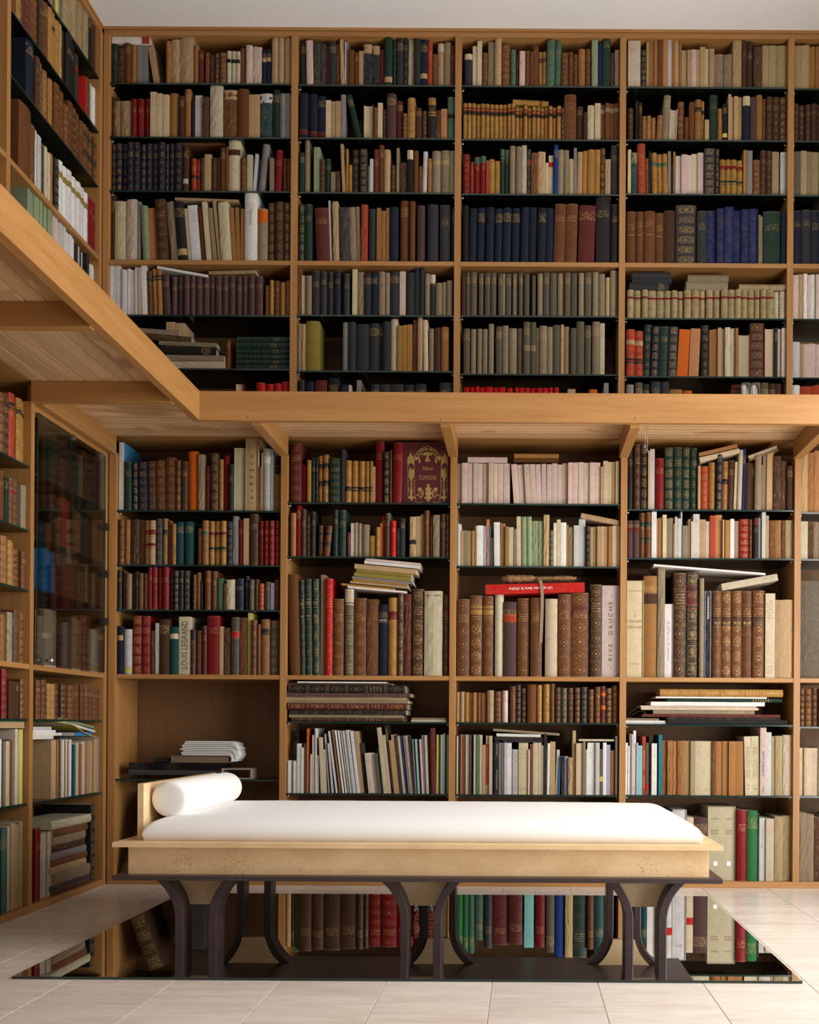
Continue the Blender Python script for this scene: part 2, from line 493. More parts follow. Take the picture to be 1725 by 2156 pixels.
# upper far bookcase
bb(bc_up, 'stile', XU, XU + 0.030, YU, YU + SHELF_D, ZG1, ZC - 0.035, mat=M['oak_z'])
for x in DIV:
    bb(bc_up, 'divider', x - TH / 2, x + TH / 2, YU, YU + SHELF_D, ZG1, ZC - 0.035, mat=M['oak_z'])
bb(bc_up, 'top_rail', XU, DIV[-1] + TH / 2, YU + 0.004, YU + SHELF_D, ZC - 0.037, ZC - 0.013, mat=M['oak_x'])
bb(bc_up, 'cornice', XU, DIV[-1] + TH / 2, YU - 0.004, YU + SHELF_D, ZC - 0.012, ZC, mat=M['oak_x'])
bb(bc_up, 'back_panel', XU, DIV[-1] + TH / 2, YU + SHELF_D, YU + SHELF_D + 0.012, ZG1, ZC, mat=M['back'], bev=0)
for x0, x1 in bays(XU + 0.030):
    bb(bc_up, 'shelf', x0, x1, YU + 0.002, YU + SHELF_D, Z_US - 0.022, Z_US, mat=M['oak_x'])
# left lower bookcase: dividers at 2.73, 3.53, 4.34, end stile at the corner
LDIV = [1.93, 2.73, 3.53, 4.34]
for y in LDIV:
    bb(bl_low, 'divider', XL - SHELF_D, XL, y - TH / 2, y + TH / 2, 0.03, Z_LT, mat=M['oak_z'])
bb(bl_low, 'stile', XL - SHELF_D, XL, YL - 0.045, YL - 0.008, 0.03, Z_LT, mat=M['oak_z'])
bb(bl_low, 'plinth', XL - SHELF_D, XL, LDIV[0], YL - 0.008, 0.0, 0.030, mat=M['oak_y'])
bb(bl_low, 'back_panel', XL - SHELF_D - 0.012, XL - SHELF_D, LDIV[0], YL, 0.0, ZP + 0.022, mat=M['back'], bev=0)
bb(bl_low, 'top_panel', XL - SHELF_D, XL - 0.002, LDIV[0], YL, Z_LT + 0.078, Z_LT + 0.0995, mat=M['oak_y'])
LB = LDIV + [YL - 0.045 + TH / 2]
for y0, y1 in zip(LB, LB[1:]):
    bb(bl_low, 'shelf', XL - SHELF_D, XL - 0.002, y0 + TH / 2, y1 - TH / 2, Z_LS - 0.021, Z_LS, mat=M['oak_y'])
# rail over the glass door
bb(bl_low, 'door_rail', XL - 0.03, XL, LDIV[3] + TH / 2, YL - 0.045, Z_LT - 0.035, Z_LT + 0.075, mat=M['oak_y'])
# left upper bookcase
UDIV = [2.75, 3.55, 4.345]
for y in UDIV:
    bb(bl_up, 'divider', XU - SHELF_D, XU, y - TH / 2, y + TH / 2, ZG1, ZC - 0.035, mat=M['oak_z'])
bb(bl_up, 'stile', XU - SHELF_D, XU, YU - 0.034, YU - 0.004, ZG1, ZC - 0.035, mat=M['oak_z'])
bb(bl_up, 'top_rail', XU - SHELF_D, XU - 0.004, UDIV[0], YU - 0.004, ZC - 0.037, ZC - 0.013, mat=M['oak_y'])
bb(bl_up, 'cornice', XU - SHELF_D, XU + 0.004, UDIV[0], YU - 0.004, ZC - 0.012, ZC, mat=M['oak_y'])
bb(bl_up, 'back_panel', XU - SHELF_D - 0.012, XU - SHELF_D, UDIV[0], YU, ZG1, ZC, mat=M['back'], bev=0)
UB = UDIV + [YU - 0.034 + TH / 2]
for y0, y1 in zip(UB, UB[1:]):
    bb(bl_up, 'shelf', XU - SHELF_D, XU - 0.002, y0 + TH / 2, y1 - TH / 2, Z_US - 0.022, Z_US, mat=M['oak_y'])

# ================================================================== gallery
gal = empty('gallery', (XF, YF, ZG0))
tag(gal, 'oak gallery running round the room with fascia boards and boarded underside', 'gallery')
FT = 0.034
bb(gal, 'fascia', XF - FT, DIV[-1], YF, YF + FT, ZG0, ZG1, mat=M['oak_x'], bev=0.002)
bb(gal, 'fascia', XF - FT, XF, 1.2, YF - 0.0005, ZG0, ZG1, mat=M['oak_y'], bev=0.002)
def planks_x(y0, y1, x0, x1, n):
    w = (y1 - y0) / n
    for i in range(n):
        bb(gal, 'plank', x0, x1, y0 + i * w + 0.0018, y0 + (i + 1) * w - 0.0018, ZP, ZP + 0.022, mat=M['pine_x'], bev=0.002)
def planks_y(x0, x1, y0, y1, n):
    w = (x1 - x0) / n
    for i in range(n):
        bb(gal, 'plank', x0 + i * w + 0.0018, x0 + (i + 1) * w - 0.0018, y0, y1, ZP, ZP + 0.022, mat=M['pine_y'], bev=0.002)
planks_x(YF + FT, YL + 0.0, XL, DIV[-1], 11)
planks_y(XL, XF - FT, 1.2, 4.337, 8)
planks_x(4.337, YF + FT, XL, XF - FT, 6)
bb(gal, 'walkway', XL - 0.3, DIV[-1], YF + FT + 0.001, YU + SHELF_D, ZP + 0.0225, ZG1, mat=M['panelling'], bev=0)
bb(gal, 'walkway', XU - SHELF_D, XF - FT - 0.001, 1.2, YF + FT, ZP + 0.0225, ZG1, mat=M['panelling'], bev=0)
JW = 0.044
for x in DIV:
    bb(gal, 'joist', x - 0.002 - JW / 2, x - 0.002 + JW / 2, YF + FT, YL + 0.0, ZG0 - 0.012, ZP, mat=M['oak_y'])
for y in LDIV:
    bb(gal, 'joist', XL, XF - FT, y - 0.004 - 0.02, y - 0.004 + 0.02, ZG0 - 0.004, ZP, mat=M['oak_x'])
# corner joist carrying on from the left case's front line
bb(gal, 'joist', XL, XL + 0.036, 4.357, YL, ZG0 - 0.01, ZP, mat=M['oak_y'])
# plugged screw holes in the fascia
for u, v in ((524, 879), (931, 883), (1340, 882)):
    X, Z = at(u, v, YF)
    o = lathe('screw_plug', [(0.0001, 0), (0.0055, 0), (0.0055, 0.001), (0.004, 0.0014), (0.0001, 0.0014)], M['oak_z'], None, 14,
              Matrix.Translation((X, YF, Z)) @ Matrix.Rotation(math.radians(90), 4, 'X'))
    part(o, gal)

# ================================================================== mirror under the daybed
MX0, MX1, MY0, MY1 = -1.497, 0.829, 3.213, 4.83
ZM = 0.008
mir = MB(); mir.box(MX0, MX1, MY0, MY1, 0.0005, ZM, 0)
mir.mi = [1, 1, 1, 1, 0, 1]
o = link('floor_mirror', mir.mesh('floor_mirror', [M['mirror'], M['shelf_edge']]))
tag(o, 'large black mirror sheet lying on the floor under the daybed', 'mirror')

# ================================================================== daybed
BX0, BX1, BY0, BY1 = -1.351, 0.665, 3.60, 4.61
bed = empty('daybed', ((BX0 + BX1) / 2, (BY0 + BY1) / 2, ZM))
tag(bed, 'low daybed of travertine slabs on curved dark wood legs', 'daybed')
bb(bed, 'tray_slab', BX0, BX1, BY0, BY1, 0.346, 0.362, mat=M['trav'], bev=0.001)
bb(bed, 'apron', BX0 + 0.04, BX1 - 0.04, BY0 + 0.04, BY1 - 0.04, 0.2525, 0.346, mat=M['trav'], bev=0.001)
bb(bed, 'base_board', BX0, BX1, BY0, BY1, 0.237, 0.2525, mat=M['wenge'], bev=0.0012)
bb(bed, 'headboard', -1.297, -1.276, 3.685, 4.56, 0.362, 0.552, mat=M['trav'], bev=0.001)
LZ, LT = 0.095, 0.237
def inner(z): return 0.0415 + (0 if z < LZ else 0.19 - math.sqrt(0.19 ** 2 - (z - LZ) ** 2))
def outer(z): return 0.0415 + 0.029 + (0 if z < LZ else 0.168 - math.sqrt(0.168 ** 2 - (z - LZ) ** 2))
_zs = [ZM - 0.0035] + [LZ + (LT - LZ) * i / 12 for i in range(13)]
for cx in (-1.097, -0.338, 0.421):
    for y0, y1, yi in ((3.68, 3.78, 3.765), (4.48, 4.57, 4.47)):
        for sg in (-1, 1):
            poly = [(cx + sg * inner(z), z) for z in _zs] + [(cx + sg * outer(z), z) for z in reversed(_zs)]
            part(prism_xz('leg', poly, y0, y1, M['wenge'], None, False, 0.003), bed)
        zi = [0.133 + (LT - 0.133) * i / 8 for i in range(9)]
        poly = [(cx - inner(z) + 0.0005, z) for z in zi] + [(cx + inner(z) - 0.0005, z) for z in reversed(zi)]
        part(prism_xz('leg_infill', poly, yi, yi + 0.025, M['trav'], None, False, 0.0), bed)

# ---- mattress: soft-edged pad
def mattress():
    x0, x1, y0, y1, z0, z1 = -1.272, 0.607, 3.655, 4.57, 0.3625, 0.440
    nx, ny = 60, 34
    bm = bmesh.new()
    def edge(t, L, r):             # distance-driven softness 0..1
        d = min(t, L - t)
        return 1.0 if d >= r else math.sqrt(max(0.0, 1 - (1 - d / r) ** 2))
    top, bot = {}, {}
    def sp(n, L, r):
        out = [r * (1 - math.cos(math.pi / 2 * i / 8)) for i in range(8)]
        out += [r + (L - 2 * r) * i / (n - 16) for i in range(n - 16 + 1)]
        out += [L - q for q in reversed([r * (1 - math.cos(math.pi / 2 * i / 8)) for i in range(8)])]
        return out
    LX, LY = x1 - x0, y1 - y0
    xs, ys = sp(nx, LX, 0.10), sp(ny, LY, 0.085)
    rr = random.Random(5)
    for i, a in enumerate(xs):
        for j, b in enumerate(ys):
            h = (z1 - z0) * (0.28 + 0.72 * min(edge(a, LX, 0.10), edge(b, LY, 0.085)))
            crown = 0.012 * (1 - (2 * a / LX - 1) ** 4) * (1 - (2 * b / LY - 1) ** 2)
            ins = 0.0
            top[i, j] = bm.verts.new((x0 + a, y0 + b, z0 + h + crown + rr.uniform(-0.0004, 0.0004)))
    for i in range(len(xs) - 1):
        for j in range(len(ys) - 1):
            bm.faces.new((top[i, j], top[i + 1, j], top[i + 1, j + 1], top[i, j + 1]))
    ring = [top[i, 0] for i in range(len(xs))] + [top[len(xs) - 1, j] for j in range(1, len(ys))] + \
           [top[i, len(ys) - 1] for i in range(len(xs) - 2, -1, -1)] + [top[0, j] for j in range(len(ys) - 2, 0, -1)]
    low = []
    cxm, cym = (x0 + x1) / 2, (y0 + y1) / 2
    for v in ring:
        low.append(bm.verts.new((v.co.x + (0.006 if v.co.x < cxm else -0.006), v.co.y + (0.006 if v.co.y < cym else -0.006), z0)))
    n = len(ring)
    for k in range(n):
        bm.faces.new((ring[k], low[k], low[(k + 1) % n], ring[(k + 1) % n]))
    bm.faces.new(list(reversed(low)))
    bmesh.ops.recalc_face_normals(bm, faces=bm.faces[:])
    return from_bm('mattress', bm, M['linen'], None, True)
o = mattress()
tag(o, 'long white linen mattress lying on the travertine daybed', 'mattress')

# ---- bolster
bx, bz, br = -1.207, 0.4965, 0.0615
bol = empty('bolster', (bx, 4.13, bz - br))
tag(bol, 'white linen bolster cushion resting against the headboard', 'cushion')
prof = [(0.001, 3.737)] + [(br * q, 3.737 + d) for q, d in ((0.5, 0.0005), (0.8, 0.002), (0.93, 0.005), (0.985, 0.010), (1.0, 0.018))]
prof += [(br * (1 + 0.02 * math.sin(math.pi * k / 8)), 3.755 + 0.70 * k / 8) for k in range(1, 8)]
prof += [(br * q, 4.505 - d) for q, d in ((1.0, 0.05), (0.97, 0.03), (0.90, 0.015), (0.75, 0.006), (0.5, 0.002))] + [(0.001, 4.505)]
_Mb = Matrix.Translation((bx, 0, bz)) @ Matrix.Rotation(math.radians(-90), 4, 'X')
part(lathe('bolster_body', prof, M['linen'], None, 40, _Mb), bol)
pp = [(bx + br * 0.992 * math.cos(a), 3.7485, bz + br * 0.992 * math.sin(a)) for a in [2 * math.pi * i / 48 for i in range(49)]]
part(tube('piping', pp, 0.0013, M['linen'], None, 6), bol)

# ================================================================== books: materials
GOLD = rgb(0.50, 0.32, 0.115)
def book_mat(name, kind):
    """col = the book's own colour; par = (panels/10, gilt, seed, ornament); uv runs across and up the spine"""
    m, nt, bs, out = new_mat(name); g = G(nt)
    col = g.attr('col').outputs['Color']
    pa = g.attr('par'); sp = g.n('ShaderNodeSeparateColor'); g.put(sp.inputs[0], pa.outputs['Color'])
    nb = g.m('MULTIPLY', sp.outputs[0], 10.0); gilt = sp.outputs[1]; seed = sp.outputs[2]; orn = pa.outputs['Alpha']
    uvn = g.n('ShaderNodeUVMap'); uvn.uv_map = 'UVMap'
    su = g.n('ShaderNodeSeparateXYZ'); g.put(su.inputs[0], uvn.outputs[0])
    u, v = su.outputs[0], su.outputs[1]
    p = g.pos()
    n1 = g.noise(p, 38, 4, 0.65); n2 = g.noise(p, 260, 2, 0.6)
    if kind == 'leather':
        c = g.mix(g.m('MULTIPLY', g.m('MAXIMUM', g.m('SUBTRACT', n1, 0.40), 0.0), 2.2), col, g.mix(0.55, col, rgb(0.02, 0.012, 0.008)))
        wear = g.m('MULTIPLY', g.m('MAXIMUM', g.m('SUBTRACT', g.noise(p, 90, 4, 0.7), 0.58), 0.0), 3.0)
        c = g.mix(g.m('MINIMUM', wear, 0.30), c, g.mix(0.22, col, rgb(0.42, 0.24, 0.11)))
        fv = g.m('FRACT', g.m('MULTIPLY', v, nb)); pi = g.m('FLOOR', g.m('MULTIPLY', v, nb))
        du = g.m('ABSOLUTE', g.m('SUBTRACT', u, 0.5)); dv = g.m('ABSOLUTE', g.m('SUBTRACT', fv, 0.5))
        on = g.m('GREATER_THAN', nb, 0.5)
        line = g.m('MULTIPLY', g.m('GREATER_THAN', dv, 0.435), g.m('LESS_THAN', dv, 0.462))
        dd = g.m('ADD', g.m('MULTIPLY', du, 1.25), g.m('MULTIPLY', dv, 1.25))
        dia = g.m('ADD', g.m('MULTIPLY', g.m('GREATER_THAN', dd, 0.37), g.m('LESS_THAN', dd, 0.415)), g.m('LESS_THAN', dd, 0.13))
        dia = g.m('MULTIPLY', dia, g.m('GREATER_THAN', orn, 0.30))
        fil_v = g.m('MULTIPLY', g.m('LESS_THAN', du, 0.40), g.m('LESS_THAN', dv, 0.36))
        cv = g.n('ShaderNodeCombineXYZ'); g.put(cv.inputs[0], g.m('MULTIPLY', du, 9.0)); g.put(cv.inputs[1], g.m('MULTIPLY', dv, 9.0)); g.put(cv.inputs[2], g.m('MULTIPLY', seed, 31.0))
        fil = g.m('MULTIPLY', g.m('GREATER_THAN', g.noise(cv.outputs[0], 1.5, 2, 0.6), 0.54), fil_v)
        fil = g.m('MULTIPLY', fil, g.m('GREATER_THAN', orn, 0.70))
        title = g.m('COMPARE', pi, g.m('SUBTRACT', nb, 2.0), 0.4)
        cw = g.n('ShaderNodeCombineXYZ'); g.put(cw.inputs[0], g.m('MULTIPLY', u, 12.0)); g.put(cw.inputs[1], g.m('FLOOR', g.m('MULTIPLY', fv, 6.0))); g.put(cw.inputs[2], seed)
        rows = g.m('MULTIPLY', g.m('LESS_THAN', g.m('ABSOLUTE', g.m('SUBTRACT', g.m('FRACT', g.m('MULTIPLY', fv, 6.0)), 0.5)), 0.24), g.m('LESS_THAN', dv, 0.34))
        txt = g.m('MULTIPLY', g.m('MULTIPLY', rows, g.m('GREATER_THAN', g.noise(cw.outputs[0], 2.2, 0, 0.5), 0.44)), g.m('LESS_THAN', du, 0.38))
        gl = g.m('ADD', line, g.mix(title, g.m('MAXIMUM', dia, fil), txt))
        gl = g.m('MULTIPLY', g.m('MULTIPLY', g.m('MINIMUM', gl, 1.0), on), gilt)
        gl = g.m('MULTIPLY', gl, g.m('MULTIPLY', 0.62, g.m('MINIMUM', 1.0, g.m('MAXIMUM', 0.0, g.m('MULTIPLY', g.m('SUBTRACT', g.noise(p, 110, 3, 0.7), 0.36), 5.0)))))
        c = g.mix(gl, c, GOLD)
        g.put(bs.inputs['Base Color'], c)
        g.put(bs.inputs['Metallic'], g.m('MULTIPLY', gl, 0.35))
        g.put(bs.inputs['Roughness'], g.m('ADD', 0.36, g.m('MULTIPLY', n1, 0.25)))
        bs.inputs['Specular IOR Level'].default_value = 0.22
        g.put(bs.inputs['Normal'], g.bump(n2, 0.35, 0.0012))
    elif kind == 'cloth':
        c = g.mix(g.m('MULTIPLY', g.m('MAXIMUM', g.m('SUBTRACT', n1, 0.45), 0.0), 1.8), col, g.mix(0.5, col, rgb(0.03, 0.028, 0.025)))
        wear = g.m('MULTIPLY', g.m('MAXIMUM', g.m('SUBTRACT', g.noise(p, 70, 4, 0.7), 0.62), 0.0), 2.5)
        c = g.mix(g.m('MINIMUM', wear, 0.25), c, g.mix(0.18, col, rgb(0.5, 0.40, 0.28)))
        # stamped title lines near the head
        band = g.m('MULTIPLY', g.m('GREATER_THAN', v, 0.74), g.m('LESS_THAN', v, 0.90))
        r = g.m('MULTIPLY', v, 46.0)
        cw = g.n('ShaderNodeCombineXYZ'); g.put(cw.inputs[0], g.m('MULTIPLY', u, 9.0)); g.put(cw.inputs[1], g.m('FLOOR', r)); g.put(cw.inputs[2], seed)
        t = g.m('MULTIPLY', g.m('LESS_THAN', g.m('ABSOLUTE', g.m('SUBTRACT', g.m('FRACT', r), 0.5)), 0.2), g.m('GREATER_THAN', g.noise(cw.outputs[0], 2.0, 0, 0.5), 0.5))
        t = g.m('MULTIPLY', g.m('MULTIPLY', t, band), gilt)
        c = g.mix(t, c, GOLD)
        g.put(bs.inputs['Base Color'], c)
        bs.inputs['Roughness'].default_value = 0.72
        bs.inputs['Specular IOR Level'].default_value = 0.15
        g.put(bs.inputs['Normal'], g.bump(n2, 0.4, 0.0012))
    elif kind == 'paper':
        st = g.noise(g.scale(p, (9, 9, 1.2)), 30, 3, 0.6)
        c = g.mix(g.m('MULTIPLY', g.m('MAXIMUM', g.m('SUBTRACT', n1, 0.40), 0.0), 1.4), col, g.mix(0.5, col, rgb(0.22, 0.13, 0.07)))
        c = g.mix(g.m('MULTIPLY', g.m('MAXIMUM', g.m('SUBTRACT', st, 0.5), 0.0), 1.2), c, g.mix(0.35, col, rgb(0.12, 0.09, 0.06)))
        tear = g.noise(g.scale(p, (26, 26, 4.5)), 9, 5, 0.7, 1.2)
        tm = g.m('MULTIPLY', orn, g.m('MINIMUM', 0.75, g.m('MULTIPLY', g.m('MAXIMUM', 0.0, g.m('SUBTRACT', tear, 0.56)), 7.0)))
        c = g.mix(tm, c, g.mix(0.5, rgb(0.50, 0.37, 0.23), col))
        td = g.m('MULTIPLY', orn, g.m('MINIMUM', 0.8, g.m('MULTIPLY', g.m('MAXIMUM', 0.0, g.m('SUBTRACT', 0.42, tear)), 7.0)))
        c = g.mix(td, c, g.mix(0.3, rgb(0.05, 0.03, 0.018), col))
        hd = g.m('MULTIPLY', g.m('GREATER_THAN', v, 0.70), g.m('LESS_THAN', v, 0.93))
        ft = g.m('MULTIPLY', g.m('GREATER_THAN', v, 0.06), g.m('LESS_THAN', v, 0.14))
        r = g.m('MULTIPLY', v, 40.0)
        cw = g.n('ShaderNodeCombineXYZ'); g.put(cw.inputs[0], g.m('MULTIPLY', u, 8.0)); g.put(cw.inputs[1], g.m('FLOOR', r)); g.put(cw.inputs[2], g.m('MULTIPLY', seed, 17.0))
        t = g.m('MULTIPLY', g.m('LESS_THAN', g.m('ABSOLUTE', g.m('SUBTRACT', g.m('FRACT', r), 0.5)), 0.2), g.m('GREATER_THAN', g.noise(cw.outputs[0], 1.6, 0, 0.5), 0.56))
        t = g.m('MULTIPLY', g.m('MULTIPLY', t, g.m('MAXIMUM', hd, ft)), g.m('MULTIPLY', g.m('LESS_THAN', g.m('ABSOLUTE', g.m('SUBTRACT', u, 0.5)), 0.36), gilt))
        c = g.mix(g.m('MULTIPLY', t, 0.75), c, g.mix(g.m('GREATER_THAN', seed, 0.7), rgb(0.05, 0.045, 0.04), rgb(0.35, 0.05, 0.04)))
        g.put(bs.inputs['Base Color'], c)
        bs.inputs['Roughness'].default_value = 0.8
        bs.inputs['Specular IOR Level'].default_value = 0.2
        g.put(bs.inputs['Normal'], g.bump(g.m('ADD', n2, g.m('MULTIPLY', st, 0.6)), 0.3, 0.001))
    elif kind == 'pages':
        l = g.noise(g.scale(uvn.outputs[0], (90, 0.6, 1)), 2.0, 3, 0.7)
        c = g.mix(g.m('MULTIPLY', g.m('SUBTRACT', 0.75, l), 1.3), col, g.mix(0.6, col, rgb(0.10, 0.06, 0.03)))
        g.put(bs.inputs['Base Color'], c)
        bs.inputs['Roughness'].default_value = 0.85
        g.put(bs.inputs['Normal'], g.bump(l, 0.5, 0.0015))
    return m
MB_LEATHER, MB_CLOTH, MB_PAPER, MB_PAGES = (book_mat('book_leather', 'leather'), book_mat('book_cloth', 'cloth'),
                                           book_mat('book_paper', 'paper'), book_mat('book_pages', 'pages'))
BOOKMATS = [MB_LEATHER, MB_CLOTH, MB_PAPER, MB_PAGES]
LEA, CLO, PAP, PAG = 0, 1, 2, 3

PAL = {'k': ((.020, .018, .018), 'black'), 'K': ((.040, .041, .044), 'charcoal'), 'n': ((.016, .021, .036), 'navy'),
       'N': ((.030, .060, .200), 'blue'), 'B': ((.08, .25, .55), 'bright blue'), 'g': ((.020, .045, .032), 'dark green'),
       'G': ((.050, .190, .075), 'green'), 's': ((.30, .36, .23), 'sage green'), 'd': ((.078, .038, .023), 'dark brown'),
       'b': ((.165, .070, .034), 'brown'), 't': ((.35, .18, .085), 'tan'), 'o': ((.40, .225, .090), 'honey brown'),
       'O': ((.62, .17, .04), 'orange'), 'r': ((.22, .022, .026), 'dark red'), 'R': ((.52, .020, .030), 'bright red'),
       'm': ((.13, .034, .030), 'maroon'), 'p': ((.66, .54, .48), 'pinkish beige'), 'c': ((.66, .55, .39), 'cream'),
       'w': ((.84, .81, .77), 'white'), 'y': ((.60, .59, .57), 'light grey'), 'e': ((.27, .26, .25), 'grey'),
       'x': ((.30, .24, .17), 'taupe'), 'q': ((.135, .115, .085), 'dark taupe'), 'v': ((.58, .51, .385), 'vellum coloured'),
       'T': ((.02, .19, .25), 'teal'), 'a': ((.30, .60, .56), 'aqua'), 'u': ((.52, .37, .225), 'kraft brown'),
       'l': ((.42, .42, .53), 'lavender grey'), 'Y': ((.62, .55, .22), 'yellow'), 'f': ((.10, .058, .056), 'plum brown'),
       'h': ((.42, .335, .20), 'parchment'), 'j': ((.10, .17, .12), 'dull green'), 'i': ((.020, .032, .10), 'royal blue'),
       'z': ((.40, .085, .055), 'brick red'), 'A': ((.30, .24, .08), 'dark ochre'), 'D': ((.48, .25, .14), 'salmon brown'),
       'J': ((.020, .065, .068), 'dark teal')}
BIND = {'L': ('gilt leather', 'leather_book'), 'H': ('ribbed leather', 'leather_book'), 'l': ('plain leather', 'leather_book'),
        'c': ('cloth', 'cloth_book'), 'p': ('paper', 'paperback'), 'P': ('worn paper', 'paperback'),
        'F': ('fore-edge-out', 'cloth_book'), 'S': ('boxed', 'slipcase_book')}

for _k, (_c3, _nm) in list(PAL.items()):
    _l = sum(_c3) / 3
    _f = 0.66 if _l < 0.18 else (0.70 if _l < 0.40 else 0.77)
    PAL[_k] = (tuple(max(0.004, (_l + (q - _l) * 1.28) * _f) for q in _c3), _nm)
SIDE = {'#blue': (0.02, 0.17, 0.34), '#album': None}

# ================================================================== books: shape
def book_shape(t, h, D, col, style, labels, seed, side=None):
    """returns {part: MB}; x 0..t across the spine, y 0 (spine) .. D, z 0..h"""
    rr = random.Random(seed); sd = rr.random()
    parts = {}
    def jit(c, k=0.10):
        q = 1 + rr.uniform(-k, k)
        return tuple(min(1, max(0, x * q * (1 + rr.uniform(-0.05, 0.05)))) for x in c)
    col = jit(col)
    page = jit((0.52, 0.42, 0.28), 0.15) if style not in 'pS' else jit((0.66, 0.58, 0.45), 0.1)
    cov = MB()
    if style == 'S':
        bt = 0.0022
        cov.box(0, t, 0, D, 0, bt, PAP, col); cov.box(0, t, 0, D, h - bt, h, PAP, col)
        cov.box(0, bt, 0, D, bt, h - bt, PAP, col); cov.box(t - bt, t, 0, D, bt, h - bt, PAP, col)
        parts['case'] = cov
        sp = MB(); n = 4
        prof = [(bt + (t - 2 * bt) * i / n, 0.006 - 0.003 * (1 - (2 * i / n - 1) ** 2)) for i in range(n + 1)]
        for i in range(n):
            (xa, ya), (xb, yb) = prof[i], prof[i + 1]
            sp.face([(xa, ya, bt), (xb, yb, bt), (xb, yb, h - bt), (xa, ya, h - bt)], PAP, col, (0, 0, sd, 0), [(i / n, 0), ((i + 1) / n, 0), ((i + 1) / n, 1), (i / n, 1)])
        cov.face([(bt, D, bt), (bt, D, h - bt), (t - bt, D, h - bt), (t - bt, D, bt)], PAP, col)
        parts['spine'] = sp
        return parts
    if style == 'F':
        bt, sq = 0.0025, 0.003
        cov.box(0, bt, 0, D, 0, h, CLO, col); cov.box(t - bt, t, 0, D, 0, h, CLO, col); cov.box(bt, t - bt, D - bt, D, 0, h, CLO, col)
        parts['cover'] = cov
        pg = MB(); n = 5
        prof = [(bt + (t - 2 * bt) * i / n, 0.004 + 0.004 * (1 - (2 * i / n - 1) ** 2)) for i in range(n + 1)]
        pc = col if sum(col) > 0.5 and col[0] > 2 * col[1] else page
        for i in range(n):
            (xa, ya), (xb, yb) = prof[i], prof[i + 1]
            pg.face([(xa, ya, sq), (xb, yb, sq), (xb, yb, h - sq), (xa, ya, h - sq)], PAG, pc, (0, 0, sd, 0), [(i / n, 0), ((i + 1) / n, 0), ((i + 1) / n, 1), (i / n, 1)])
        pg.face([(x, y, h - sq) for x, y in prof] + [(t - bt, D - bt, h - sq), (bt, D - bt, h - sq)], PAG, page)
        pg.face([(x, y, sq) for x, y in reversed(prof)] + [(bt, D - bt, sq), (t - bt, D - bt, sq)], PAG, page)
        parts['page_block'] = pg
        return parts
    mi = {'L': LEA, 'H': LEA, 'l': LEA, 'c': CLO, 'p': PAP, 'P': PAP}[style]
    hard = style in 'LHlc'
    bt = min(0.0025 if hard else 0.0006, t * 0.2); sy = 0.004 if hard else 0.001
    sq = 0.003 if hard else 0.0004
    bul = {'L': 0.30, 'H': 0.30, 'l': 0.26, 'c': 0.20, 'p': 0.03, 'P': 0.10}[style]
    b = min(bul * t, 0.008)
    n = 6 if hard and t > 0.012 else 3
    if style == 'P': n = 4
    prof = [(t * i / n, -b * (1 - (2 * i / n - 1) ** 2)) for i in range(n + 1)]
    if style == 'L': par = (0.6, 0.95, sd, 0.2 + 0.8 * rr.random())
    elif style == 'H': par = (0.6 if rr.random() < 0.6 else 0.5, 0.85, sd, 0.0)
    elif style == 'l': par = (0.5, 0.5, sd, 0.0)
    elif style == 'c': par = (0, 0.8 if rr.random() < 0.5 else 0.0, sd, 0)
    else: par = (0, (0.8 if rr.random() < 0.7 else 0.2) if style == 'p' else 0.0, sd, 0.0 if style == 'p' else 1.0)
    nz = 9 if style == 'P' else 1
    def dy(i, k): return rr.uniform(-0.0016, 0.0016) if style == 'P' and 0 < k < nz else 0.0
    def dz(i, k): return rr.uniform(-0.003, 0.001) if style == 'P' and k == nz else (rr.uniform(-0.000, 0.002) if style == 'P' and k == 0 else 0.0)
    grid = [[(x, y + dy(i, k), h * k / nz + dz(i, k)) for i, (x, y) in enumerate(prof)] for k in range(nz + 1)]
    for k in range(nz):
        for i in range(n):
            cc = col
            cov.face([grid[k][i], grid[k][i + 1], grid[k + 1][i + 1], grid[k + 1][i]], mi, cc, par,
                     [(i / n, k / nz), ((i + 1) / n, k / nz), ((i + 1) / n, (k + 1) / nz), (i / n, (k + 1) / nz)])
    np_ = (0, 0, sd, 0)
    # boards
    cov.face([(0, D, 0), (0, 0, 0), (0, 0, h), (0, D, h)], mi, side or col, np_)
    cov.face([(t, 0, 0), (t, D, 0), (t, D, h), (t, 0, h)], mi, side or col, np_)
    cov.face([(bt, sy, 0), (bt, D, 0), (bt, D, h), (bt, sy, h)], PAP, page, np_)
    cov.face([(t - bt, D, 0), (t - bt, sy, 0), (t - bt, sy, h), (t - bt, D, h)], PAP, page, np_)
    for xa, xb in ((0, bt), (t - bt, t)):
        cov.face([(xb, D, 0), (xa, D, 0), (xa, D, h), (xb, D, h)], mi, col, np_)
        cov.face([(xa, sy, h), (xb, sy, h), (xb, D, h), (xa, D, h)], mi, col, np_)
        cov.face([(xb, sy, 0), (xa, sy, 0), (xa, D, 0), (xb, D, 0)], mi, col, np_)
    cov.face(grid[nz] + [(t, sy, h), (0, sy, h)], mi, tuple(q * 0.8 for q in col), np_)
    cov.face(list(reversed(grid[0])) + [(0, sy, 0), (t, sy, 0)], mi, tuple(q * 0.8 for q in col), np_)
